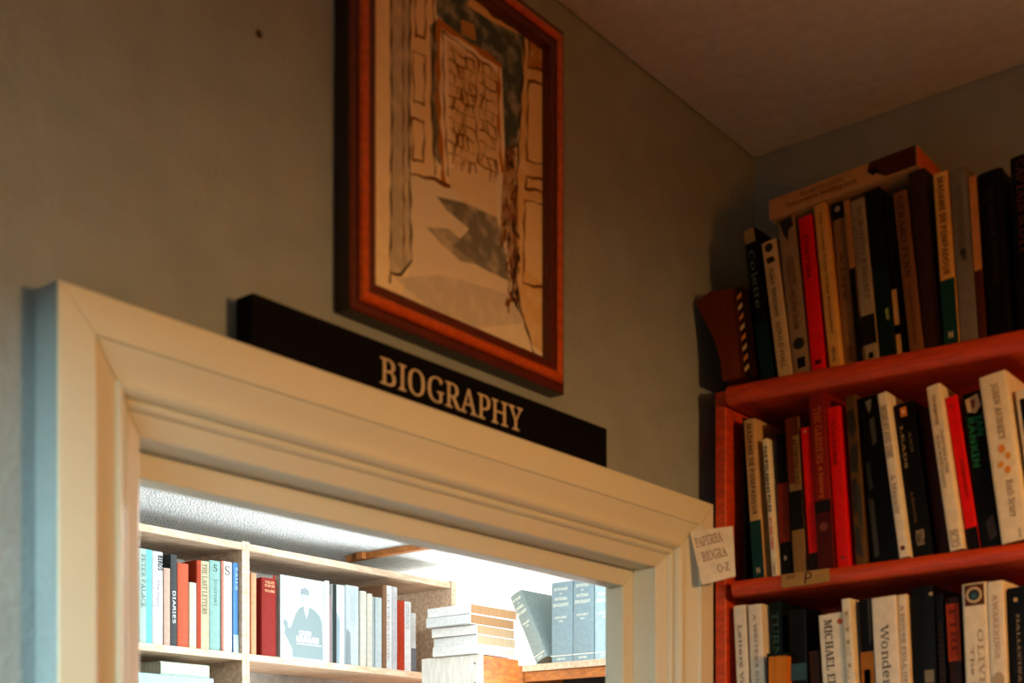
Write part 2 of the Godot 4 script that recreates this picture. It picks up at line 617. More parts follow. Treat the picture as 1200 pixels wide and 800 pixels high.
func doorway() -> void:
	var o := structure("door_1")
	var cream := plaster("casing paint", Color(0.86, 0.855, 0.785), 3.0, 0.05, 0.02, 0.5, 0.985)
	var casing := PackedVector2Array([Vector2(0, 0.0004), Vector2(0, 0.0305), Vector2(0.0008, 0.0313), Vector2(0.0318, 0.0313), Vector2(0.0326, 0.0305), Vector2(0.0328, 0.0280), Vector2(0.0340, 0.0276)])
	for k in 9:                        # the hollow of the moulding
		var u := k / 8.0
		casing.append(Vector2(0.0345 + 0.0235 * u, 0.0274 - 0.0085 * sin(u * PI / 2) + 0.0008 * sin(u * PI)))
	for p in [[0.0585, 0.0200], [0.0600, 0.0212], [0.0622, 0.0212], [0.0645, 0.0196], [0.0664, 0.0168], [0.0674, 0.0140], [0.0678, 0.0105], [0.0690, 0.0098], [0.0702, 0.0118], [0.0718, 0.0124], [0.0738, 0.0112], [0.0752, 0.0088], [0.0757, 0.0062], [0.0768, 0.0055], [0.0776, 0.0066], [0.0915, 0.0005], [0.093, -0.0010], [0.093, -0.003], [0.0852, -0.003], [0.0852, 0.0004]]:
		casing.append(Vector2(p[0], p[1]))
	var jamb := rect_poly(0.0853, -0.08, 0.093, -0.0032)
	var stop := rect_poly(0.0931, -0.061, 0.117, -0.035, 0.0012)
	for side in 3:
		var st := mesh()
		mitred(st, casing, side)
		obj(["casing_stile", "casing_stile", "casing_head"][side], st, cream, o)
		st = mesh()
		mitred(st, jamb, side)
		obj(["jamb", "jamb", "head_jamb"][side], st, cream, o)
		st = mesh()
		mitred(st, stop, side)
		obj("door_stop", st, cream, o)
	# the outer edge of the casing carries the wall's grey paint
	obj("painted_edge", slab(Vector3(0.5243, 0, 0.0003), Vector3(0.5249, 1.9855, 0.0304)), plaster("grey paint", Color(), 3, 0.25, 0.06), o)

# ---------------------------------------------------------------- the bright room behind
func back_room() -> void:
	var white := plaster("back plaster", Color(0.93, 0.94, 0.93), 3.0, 0.3, 0.06)
	var stipple := plaster("back ceiling", Color(0.92, 0.94, 0.93), 7.0, 1.8, 0.035, 0.95, 0.88)
	struct_mesh("ceiling_back", slab(Vector3(-1.4, BACK_CEILING, -2.05), Vector3(3.4, BACK_CEILING + 0.1, -0.08)), stipple)
	struct_mesh("wall_back", slab(Vector3(-1.4, 0, -2.05), Vector3(3.4, BACK_CEILING, -1.955)), white)
	struct_mesh("wall_far", slab(Vector3(-1.4, 0, -1.955), Vector3(-1.3, BACK_CEILING, -0.08)), wood_mat("far shelving", Color(0.36, 0.26, 0.18), Color(0.52, 0.40, 0.29), Vector3(3, 6, 6), 0.7))  # unseen wall, browned so it bounces less light onto the door jamb
	var st := mesh()
	box(st, Vector3(3.22, 0, -1.955), Vector3(3.32, 0.95, -0.08))
	box(st, Vector3(3.22, 2.05, -1.58), Vector3(3.32, BACK_CEILING, -0.08))
	box(st, Vector3(3.22, 2.05, -1.955), Vector3(3.32, BACK_CEILING, -1.91))
	box(st, Vector3(3.22, 2.24, -1.91), Vector3(3.32, BACK_CEILING, -1.58))
	box(st, Vector3(3.22, 0.95, -1.58), Vector3(3.32, 2.05, -1.05))
	box(st, Vector3(3.22, 0.95, -1.955), Vector3(3.32, 1.2, -1.58))
	box(st, Vector3(3.22, 1.2, -1.955), Vector3(3.32, 2.05, -1.91))
	box(st, Vector3(3.22, 0.95, -0.25), Vector3(3.32, 2.05, -0.08))
	struct_mesh("wall_side", st, white)
	window(2, Vector3(3.27, 0.95, -1.05), Vector3(0, 0, 1), 0.80, 1.10)
	window(3, Vector3(3.27, 1.2, -1.91), Vector3(0, 0, 1), 0.33, 1.04)
	added_globe_lamp(Vector3(2.0, 2.17, -0.62))
	# the batten screwed to the stippled ceiling above the pine bookcases
	var b := thing("ceiling_batten", "orange wooden batten with a small block fixed under the stippled ceiling", "batten")
	var p := Vector3(2.577, BACK_CEILING, -1.82)
	b.position = p
	var pine := wood_mat("orange batten", Color(0.50, 0.28, 0.10), Color(0.72, 0.44, 0.19), Vector3(30, 4, 4), 0.55)
	obj("bar", slab(Vector3(-0.012, -0.017, 0), Vector3(0.012, -0.0003, 0.7), 0.0015), pine, b)
	obj("block", slab(Vector3(-0.029, -0.020, 0.06), Vector3(-0.0125, -0.0003, 0.085), 0.0015), pine, b)

# added globe, hidden behind the head of the doorway, brightens the back room
func added_globe_lamp(at: Vector3) -> void:
	var o := thing("added_globe_light", "added unseen white globe light under the back room ceiling", "lamp", at)
	var glow := StandardMaterial3D.new()
	glow.albedo_color = Color(0.95, 0.96, 1)
	glow.emission_enabled = true
	glow.emission = Color(0.95, 0.98, 1)
	glow.emission_energy_multiplier = 6.0
	var ball := []
	for k in 13:
		var t := -PI / 2 + PI * k / 12.0
		ball.append(Vector2(maxf(0.0, 0.075 * cos(t)), 0.075 * sin(t)))
	obj("globe", lathe(ball), glow, o)
	obj("fitting", lathe([Vector2(0.03, 0.072), Vector2(0.045, 0.085), Vector2(0.055, 0.119), Vector2(0, 0.119)]), mat(Color(0.8, 0.8, 0.78), 0.4), o)
	var l := OmniLight3D.new()
	l.name = "added_globe_source"
	l.light_color = Color(0.95, 0.98, 1)
	l.light_energy = 1.25
	l.light_size = 0.07
	l.omni_range = 12.0
	l.omni_attenuation = 2.0
	l.shadow_enabled = true
	o.add_child(l)

# ---------------------------------------------------------------- sign, framed picture, card
func wall_things() -> void:
	# the BIOGRAPHY board stands on the casing
	var s := thing("door_sign", "long black board lettered BIOGRAPHY standing on the door casing", "sign", Vector3(0.98, 1.9864, 0.0))
	obj("board", slab(Vector3(-0.2675, 0, 0.006), Vector3(0.2685, 0.0475, 0.0275), 0.0008), cover_mat(Color(0.016, 0.015, 0.017), 0.85), s)
	lettering("BIOGRAPHY", Vector2(0.2185, 0.0262), Vector3(-0.0022, 0.0207, 0.0278), 0.0, Color(0.80, 0.72, 0.60), s, serif, "lettering", 96, 0.0006)
	# the nail mark high on the wall
	var at := on_z(303, 40, 0.0)
	var nail := obj("wall_nail", lathe([Vector2(0, 0.0), Vector2(0.0035, 0.0), Vector2(0.0035, 0.0012), Vector2(0, 0.002)], 10), mat(Color(0.26, 0.19, 0.13), 0.7))
	nail.transform = Transform3D(Basis(Vector3.RIGHT, PI / 2), at)
	tag(nail, "small dark nail head in the grey wall above the casing", "nail")
	picture()
	# the card stuck to the corner of the orange bookcase
	var tl := on_x(808, 622, 1.443)
	var bl := on_x(823, 685, 1.443)
	var br := on_x(862, 675, 1.4655)
	var tr := on_x(859, 614, 1.4655)
	var c := thing("shelf_card", "tilted white card hand-lettered PAPERBACK BIOGRAPHY O-Z on the bookcase corner", "card", bl)
	var ax := (br - bl).normalized()
	var up := (tl - bl)
	var nz := ax.cross(up).normalized()
	up = nz.cross(ax)
	c.basis = Basis(ax, up, nz)
	var inv := c.transform.affine_inverse()
	var poly := PackedVector2Array()
	for p in [bl, br, tr, tl]:
		var k: Vector3 = inv * p
		poly.append(Vector2(k.x, k.y))
	var st := mesh()
	prism(st, poly, Transform3D(Basis(), Vector3(0, 0, -0.0006)), 0.0006)
	obj("paper", st, cover_mat(Color(0.90, 0.86, 0.78), 0.8), c)
	var w := poly[1].x
	var h := poly[3].y
	var ink := Color(0.42, 0.24, 0.14)
	lettering("PAPERBA", Vector2(w * 0.80, h * 0.17), Vector3(w * 0.50, h * 0.76, 0.0001), 0.0, ink, c, serif, "lettering", 24, 0.0003)
	lettering("BIOGRA", Vector2(w * 0.74, h * 0.17), Vector3(w * 0.56, h * 0.48, 0.0001), 0.0, ink, c, serif, "lettering", 24, 0.0003)
	lettering("O-Z", Vector2(w * 0.34, h * 0.15), Vector3(w * 0.72, h * 0.21, 0.0001), 0.0, ink, c, serif, "lettering", 24, 0.0003)

func picture() -> void:
	var x0 := 0.835
	var x1 := 1.173
	var y0 := 2.0585
	var y1 := 2.475
	var o := thing("framed_picture", "ink and watercolour street sketch in a red-brown moulded wooden frame", "picture", Vector3(x0, y0, 0))
	var w := x1 - x0
	var h := y1 - y0
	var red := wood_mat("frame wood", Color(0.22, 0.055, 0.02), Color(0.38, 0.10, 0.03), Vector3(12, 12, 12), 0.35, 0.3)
	var bright := wood_mat("frame ridge wood", Color(0.60, 0.21, 0.03), Color(0.84, 0.36, 0.06), Vector3(12, 12, 12), 0.28, 0.6)  # brighter copy of the frame wood: a highlight put into the ridge colour
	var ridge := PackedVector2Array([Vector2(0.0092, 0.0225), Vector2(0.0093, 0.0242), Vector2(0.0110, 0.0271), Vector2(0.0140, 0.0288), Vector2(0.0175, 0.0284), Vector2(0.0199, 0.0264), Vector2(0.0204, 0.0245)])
	var dark := mat(Color(0.10, 0.045, 0.025), 0.4)
	# profile across the moulding: (distance from the outer edge, height off the wall)
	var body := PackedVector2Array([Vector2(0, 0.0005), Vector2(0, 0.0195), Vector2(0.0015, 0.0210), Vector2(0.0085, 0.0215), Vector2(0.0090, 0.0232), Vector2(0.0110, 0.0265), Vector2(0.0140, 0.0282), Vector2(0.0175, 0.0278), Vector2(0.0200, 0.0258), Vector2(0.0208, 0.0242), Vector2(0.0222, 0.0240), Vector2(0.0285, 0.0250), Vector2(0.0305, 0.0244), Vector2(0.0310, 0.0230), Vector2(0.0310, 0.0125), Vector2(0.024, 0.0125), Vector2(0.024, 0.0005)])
	for side in 4:
		for layer in 2:
			var outline: PackedVector2Array = [body, ridge][layer]
			var st := mesh()
			var n := outline.size()
			var a := PackedVector3Array()
			var b := PackedVector3Array()
			for p in outline:
				var d := p.x
				match side:
					0:
						a.append(Vector3(d, d, p.y)); b.append(Vector3(d, h - d, p.y))
					1:
						a.append(Vector3(w - d, d, p.y)); b.append(Vector3(w - d, h - d, p.y))
					2:
						a.append(Vector3(d, d, p.y)); b.append(Vector3(w - d, d, p.y))
					3:
						a.append(Vector3(d, h - d, p.y)); b.append(Vector3(w - d, h - d, p.y))
			var inward: Vector3 = [Vector3(1, 0, 0), Vector3(-1, 0, 0), Vector3(0, 1, 0), Vector3(0, -1, 0)][side]
			var area := 0.0
			for i in n:
				area += outline[i].cross(outline[(i + 1) % n])
			for i in n:
				var j := (i + 1) % n
				var e := (outline[j] - outline[i]) * signf(area)
				quad(st, a[i], a[j], b[j], b[i], inward * e.y + Vector3(0, 0, -e.x))
			obj(["frame_rail", "ridge_highlight"][layer], st, [red, bright][layer], o)
		# the black outer step
		var sm := mesh()
		match side:
			0: box(sm, Vector3(-0.0006, 0, 0.001), Vector3(-0.0001, h, 0.0195))
			1: box(sm, Vector3(w + 0.0001, 0, 0.001), Vector3(w + 0.0006, h, 0.0195))
			2: box(sm, Vector3(0, -0.0006, 0.001), Vector3(w, -0.0001, 0.0195))
			3: box(sm, Vector3(0, h + 0.0001, 0.001), Vector3(w, h + 0.0006, 0.0195))
		obj("black_edge", sm, dark, o)
	# the sheet inside the rebate
	var ax0 := 0.0245
	var ay0 := 0.0245
	var aw := w - 2 * ax0
	var ah := h - 2 * ay0
	var paint := StandardMaterial3D.new()
	paint.albedo_texture = ImageTexture.create_from_image(sketch(x0 + ax0, y0 + ay0, aw, ah))
	paint.roughness = 0.85
	paint.metallic_specular = 0.3
	var sheet := QuadMesh.new()
	sheet.size = Vector2(aw, ah)
	var s := obj("sheet", sheet, paint, o)
	s.position = Vector3(w / 2, h / 2, 0.0125)
	obj("backing", slab(Vector3(ax0, ay0, 0.001), Vector3(w - ax0, h - ay0, 0.0121)), mat(Color(0.3, 0.22, 0.15), 0.9), o)

# the print: outlines were read off the photograph and turned into places on the sheet
var canvas: Image
var sheet_at := Rect2()
func place(px: float, py: float) -> Vector2:
	var p := on_z(px, py, 0.0125)
	return Vector2((p.x - sheet_at.position.x) / sheet_at.size.x * canvas.get_width(), (1.0 - (p.y - sheet_at.position.y) / sheet_at.size.y) * canvas.get_height())

func wash(points: Array, c: Color, strength := 1.0, grain: FastNoiseLite = null) -> void:
	var poly := PackedVector2Array()
	var lo := 1e9
	var hi := -1e9
	for p in points:
		var q := place(p[0], p[1])
		poly.append(q)
		lo = minf(lo, q.y)
		hi = maxf(hi, q.y)
	for y in range(maxi(0, int(lo)), mini(canvas.get_height() - 1, int(hi)) + 1):
		var xs := []
		for i in poly.size():
			var a := poly[i]
			var b := poly[(i + 1) % poly.size()]
			if (a.y <= y) != (b.y <= y):
				xs.append(a.x + (y - a.y) / (b.y - a.y) * (b.x - a.x))
		xs.sort()
		for k in range(0, xs.size() - 1, 2):
			for x in range(maxi(0, int(xs[k])), mini(canvas.get_width() - 1, int(xs[k + 1])) + 1):
				var f := strength
				if grain:
					f *= clampf(0.9 + grain.get_noise_2d(x, y) * 0.7, 0.35, 1.0)
				canvas.set_pixel(x, y, canvas.get_pixel(x, y).lerp(c, f))

func stroke(points: Array, c: Color, wide: float, wobble := 1.2, strength := 0.9) -> void:
	for i in points.size() - 1:
		var a := place(points[i][0], points[i][1])
		var b := place(points[i + 1][0], points[i + 1][1])
		var n := int(a.distance_to(b)) + 1
		for k in n + 1:
			var p := a.lerp(b, float(k) / n)
			p += Vector2(sin(p.y * 0.11 + p.x * 0.07), cos(p.x * 0.13 + p.y * 0.05)) * wobble
			var r := wide * 1.3 * (0.75 + 0.35 * sin(p.x * 0.05 + p.y * 0.08))
			for y in range(int(p.y - r), int(p.y + r) + 2):
				for x in range(int(p.x - r), int(p.x + r) + 2):
					if x >= 0 and y >= 0 and x < canvas.get_width() and y < canvas.get_height() and Vector2(x, y).distance_to(p) <= r:
						canvas.set_pixel(x, y, canvas.get_pixel(x, y).lerp(c, strength * 0.75))

func sketch(x: float, y: float, w: float, h: float) -> Image:
	canvas = Image.create(560, 720, false, Image.FORMAT_RGB8)
	sheet_at = Rect2(x, y, w, h)
	var g := FastNoiseLite.new()
	g.frequency = 0.02
	g.seed = 4
	var paper := Color(0.95, 0.89, 0.77)
	canvas.fill(paper)
	for k in canvas.get_height():
		for i in canvas.get_width():
			var v := 0.035 * g.get_noise_2d(i, k)
			canvas.set_pixel(i, k, Color(paper.r + v, paper.g + v, paper.b + v))
	var ink := Color(0.20, 0.12, 0.07)
	var brown := Color(0.42, 0.25, 0.12)
	var blue := Color(0.20, 0.26, 0.29)
	var orange := Color(0.70, 0.44, 0.14)
	var tan := Color(0.75, 0.58, 0.35)
	# grey path, its washes and its two-lobed shadow
	wash([[482, 205], [530, 215], [590, 200], [608, 330], [640, 420], [520, 380], [470, 345], [482, 310]], Color(0.86, 0.83, 0.78), 0.8, g)
	wash([[462, 325], [520, 322], [600, 345], [612, 378], [560, 384], [500, 358]], Color(0.72, 0.69, 0.66), 0.55, g)
	wash([[512, 230], [548, 238], [582, 254], [593, 298], [598, 330], [562, 312], [532, 288], [550, 268], [524, 246]], Color(0.36, 0.36, 0.33), 0.8, g)
	wash([[500, 266], [526, 268], [548, 286], [572, 312], [540, 306], [518, 286]], Color(0.50, 0.48, 0.44), 0.7, g)
	wash([[525, 200], [545, 184], [578, 196], [583, 255], [545, 238], [526, 218]], Color(0.88, 0.80, 0.66), 0.85, g)
	# the column on the left
	wash([[457, -40], [481, -40], [481, 310], [470, 322], [459, 318]], Color(0.62, 0.61, 0.57), 0.7, g)
	wash([[481, -40], [506, -40], [510, 20], [513, 210], [483, 205]], Color(0.88, 0.77, 0.58), 0.6, g)
	# dark sky-coloured wall over the doorway
	wash([[506, -60], [612, -60], [614, 60], [606, 172], [592, 176], [588, 78], [540, 42], [512, 18]], blue, 0.9, g)
	wash([[504, 30], [513, 22], [517, 195], [508, 180]], Color(0.33, 0.34, 0.32), 0.85, g)
	# pale beams at the top right
	wash([[552, -10], [560, -14], [614, 22], [614, 42], [578, 26], [548, 6]], Color(0.88, 0.74, 0.53), 1.0)
	wash([[540, 22], [556, 28], [558, 48], [541, 40]], tan, 0.9, g)
	# building on the right
	wash([[614, -60], [650, -60], [650, 425], [622, 402], [609, 360], [604, 300], [607, 200], [612, 80]], Color(0.84, 0.69, 0.46), 0.9, g)
	wash([[620, 92], [644, 100], [644, 195], [617, 190]], Color(0.90, 0.79, 0.58), 0.9, g)
	wash([[618, 232], [644, 236], [644, 340], [612, 310]], Color(0.90, 0.81, 0.64), 0.8, g)
	wash([[623, 33], [643, 33], [643, 86], [620, 80]], Color(0.66, 0.42, 0.18), 0.8, g)
	# orange doorway and the shelves inside it
	wash([[524, 46], [584, 88], [584, 196], [530, 192]], Color(0.86, 0.75, 0.56), 0.9, g)
	stroke([[514, 24], [513, 120], [520, 214]], orange, 5.5, 1.2, 1.2)
	stroke([[514, 26], [552, 52], [586, 76]], orange, 5.5, 1.2, 1.2)
	stroke([[585, 76], [584, 140], [588, 200]], orange, 4.0, 1.2, 1.2)
	stroke([[519, 36], [520, 120], [525, 205]], brown, 2.0, 1.5)
	stroke([[519, 36], [580, 84]], brown, 2.0, 1.5)
	var dice := RandomNumberGenerator.new()
	dice.seed = 21
	var pale_brown := Color(0.46, 0.31, 0.17)
	for k in 10:                       # shelves, then the book spines on them
		var yy := 58.0 + k * 13.5
		stroke([[526, yy - 2], [545, yy + 6 + dice.randf() * 4], [556, yy + 14]], pale_brown, 1.5, 2)
		stroke([[562, yy + 12], [582, yy + 24]], pale_brown, 1.5, 2)
		for i in 7:
			var xx := 528.0 + dice.randf() * 54.0
			var y2 := yy + (xx - 526.0) * 0.42
			stroke([[xx, y2], [xx + dice.randf() * 5 - 2, y2 + 6 + dice.randf() * 8]], brown if dice.randf() < 0.4 else pale_brown, 1.4 + dice.randf(), 1.5)
	stroke([[527, 50], [548, 118], [529, 190]], brown, 1.8, 2)
	stroke([[560, 70], [556, 130], [562, 192]], brown, 1.8, 2)
	# ink outlines
	stroke([[457, -40], [459, 120], [457, 330]], ink, 2.0)
	stroke([[481, -40], [479, 150], [482, 305], [470, 322], [458, 319]], ink, 2.2)
	stroke([[472, -40], [473, 310]], brown, 1.6)
	for r in [[485, -30, 499, 45], [483, 60, 498, 122], [482, 138, 497, 190]]:
		stroke([[r[0], r[1]], [r[2], r[1] + 4], [r[2] - 1, r[3]], [r[0] + 2, r[3] - 3], [r[0], r[1]]], brown, 2.0, 1.6)
	stroke([[506, -40], [509, 40], [505, 120], [510, 205]], ink, 2.2)
	stroke([[480, 203], [510, 210], [526, 218]], brown, 3.4, 1.0, 1.0)
	stroke([[552, -8], [576, 16], [614, 40]], brown, 2.6)
	stroke([[562, -12], [614, 22]], brown, 2.4)
	stroke([[612, -40], [614, 60], [607, 180], [602, 300], [609, 358], [622, 402], [628, 420]], ink, 2.8)
	for r in [[621, 32, 643, 84], [619, 94, 643, 194], [617, 206, 644, 226], [615, 234, 643, 338]]:
		stroke([[r[0], r[1]], [r[2], r[1] + 6], [r[2], r[3]], [r[0] - 2, r[3] - 6], [r[0], r[1]]], brown, 2.6, 1.5)
	wash([[592, 172], [604, 168], [607, 250], [606, 350], [599, 330], [594, 280], [586, 292], [588, 230]], Color(0.46, 0.28, 0.13), 0.7, g)
	for k in 60:                       # dark climbing leaves beside the wall
		var yy := 168.0 + dice.randf() * 185.0
		var xx := 590.0 + dice.randf() * 15.0 + (4.0 if yy > 270 else 0.0)
		stroke([[xx, yy], [xx + dice.randf() * 6 - 3, yy + 4 + dice.randf() * 9]], ink if dice.randf() < 0.35 else brown, 1.8 + dice.randf() * 2.0, 1.5)
	stroke([[608, 290], [600, 345], [612, 372]], ink, 3.0)
	stroke([[640, 230], [636, 300], [641, 390]], ink, 2.0, 2.5)
	return canvas

# ---------------------------------------------------------------- the orange bookcase on the right-hand wall
const LIP := 1.482                     # x of the shelves' rounded noses
const TOP_L := Vector2(850, 451)
const TOP_R := Vector2(1200, 383)
const MID_L := Vector2(857, 680)
const MID_R := Vector2(1200, 634)

func shelf_board(o: Node3D, p0: Vector2, p1: Vector2, thick: float, m: Material) -> void:
	var a := on_x(p0.x, p0.y, LIP)
	var b := on_x(p1.x, p1.y, LIP)
	var far := 0.98
	var hl := a.y
	var hr := lerpf(a.y, b.y, (far - a.z) / (b.z - a.z))
	# bullnosed section in x and y, pulled along z
	var poly := PackedVector2Array()
	var r := thick / 2
	poly.append(Vector2(WALL_B - 0.004, 0))
	poly.append(Vector2(WALL_B - 0.004, -thick))
	for k in 9:
		var t := -PI / 2 - PI * k / 8.0
		poly.append(Vector2(LIP + r * 0.7 + r * 0.7 * cos(t), -r + r * sin(t)))
	var st := mesh()
	var along := Vector3(0, hr - hl, far - a.z)
	prism(st, poly, Transform3D(Basis(Vector3(1, 0, 0), Vector3(0, 1, 0), along.normalized()), Vector3(0, hl, a.z)), along.length())
	obj("shelf", st, m, o)

func orange_bookcase() -> void:
	var o := thing("bookcase", "orange-stained wooden bookcase with rounded shelf fronts beside the doorway", "bookcase", Vector3.ZERO)
	var m := wood_mat("orange wood", Color(0.60, 0.165, 0.025), Color(0.84, 0.265, 0.04), Vector3(5, 14, 2.0), 0.5, 0.08)
	var top := on_x(TOP_L.x, TOP_L.y, LIP)
	var z0 := on_x(838, 600, CASE_FRONT).z
	var z1 := on_x(850.5, 600, CASE_FRONT).z
	obj("upright", slab(Vector3(CASE_FRONT, 0, z0), Vector3(WALL_B - 0.002, top.y - 0.004, z1), 0.0012, 1), m, o)
	obj("upright", slab(Vector3(CASE_FRONT, 0, 0.98), Vector3(WALL_B - 0.002, 2.16, 1.0), 0.0012, 1), m, o)
	shelf_board(o, TOP_L, TOP_R, 0.026, m)
	shelf_board(o, MID_L, MID_R, 0.021, m)
	var mid := on_x(MID_L.x, MID_L.y, LIP).y
	for k in 4:
		var y := mid - 0.285 * (k + 1)
		var st := mesh()
		box(st, Vector3(LIP, y - 0.021, z1), Vector3(WALL_B - 0.004, y, 0.98), 0.004)
		obj("shelf", st, m, o)
	obj("back_panel", slab(Vector3(WALL_B - 0.0035, 0.02, z0), Vector3(WALL_B - 0.0005, top.y - 0.01, 0.99)), m, o)
	# the strip of tan tape on the middle shelf's nose
	var a := on_x(916, 672.5, LIP - 0.001)
	var b := on_x(972, 664.5, LIP - 0.001)
	var t := thing("shelf_tape", "strip of tan masking tape marked P on the shelf edge", "label", a)
	var run := b - a
	t.basis = Basis(run.normalized(), Vector3.UP, run.normalized().cross(Vector3.UP).normalized()).orthonormalized()
	obj("strip", slab(Vector3(0, -0.0178, -0.0004), Vector3(run.length(), -0.001, 0.0003)), cover_mat(Color(0.66, 0.50, 0.28), 0.8), t)
	lettering("P", Vector2(0.0095, 0.0145), Vector3(run.length() * 0.56, -0.0095, 0.0003), -0.1, Color(0.12, 0.08, 0.05), t, sans, "lettering", 24, 0.0003)
	lettering("MW", Vector2(0.0125, 0.0055), Vector3(run.length() * 0.2, -0.0055, 0.0003), 0.0, Color(0.2, 0.13, 0.08), t, sans, "lettering", 16, 0.0003)

const CREAM := Color(0.84, 0.74, 0.57)
const PALE := Color(0.90, 0.84, 0.72)
const BLACK := Color(0.022, 0.019, 0.019)
const INK := Color(0.22, 0.15, 0.10)
const RED := Color(0.88, 0.07, 0.075)
const TEAL := Color(0.06, 0.22, 0.21)

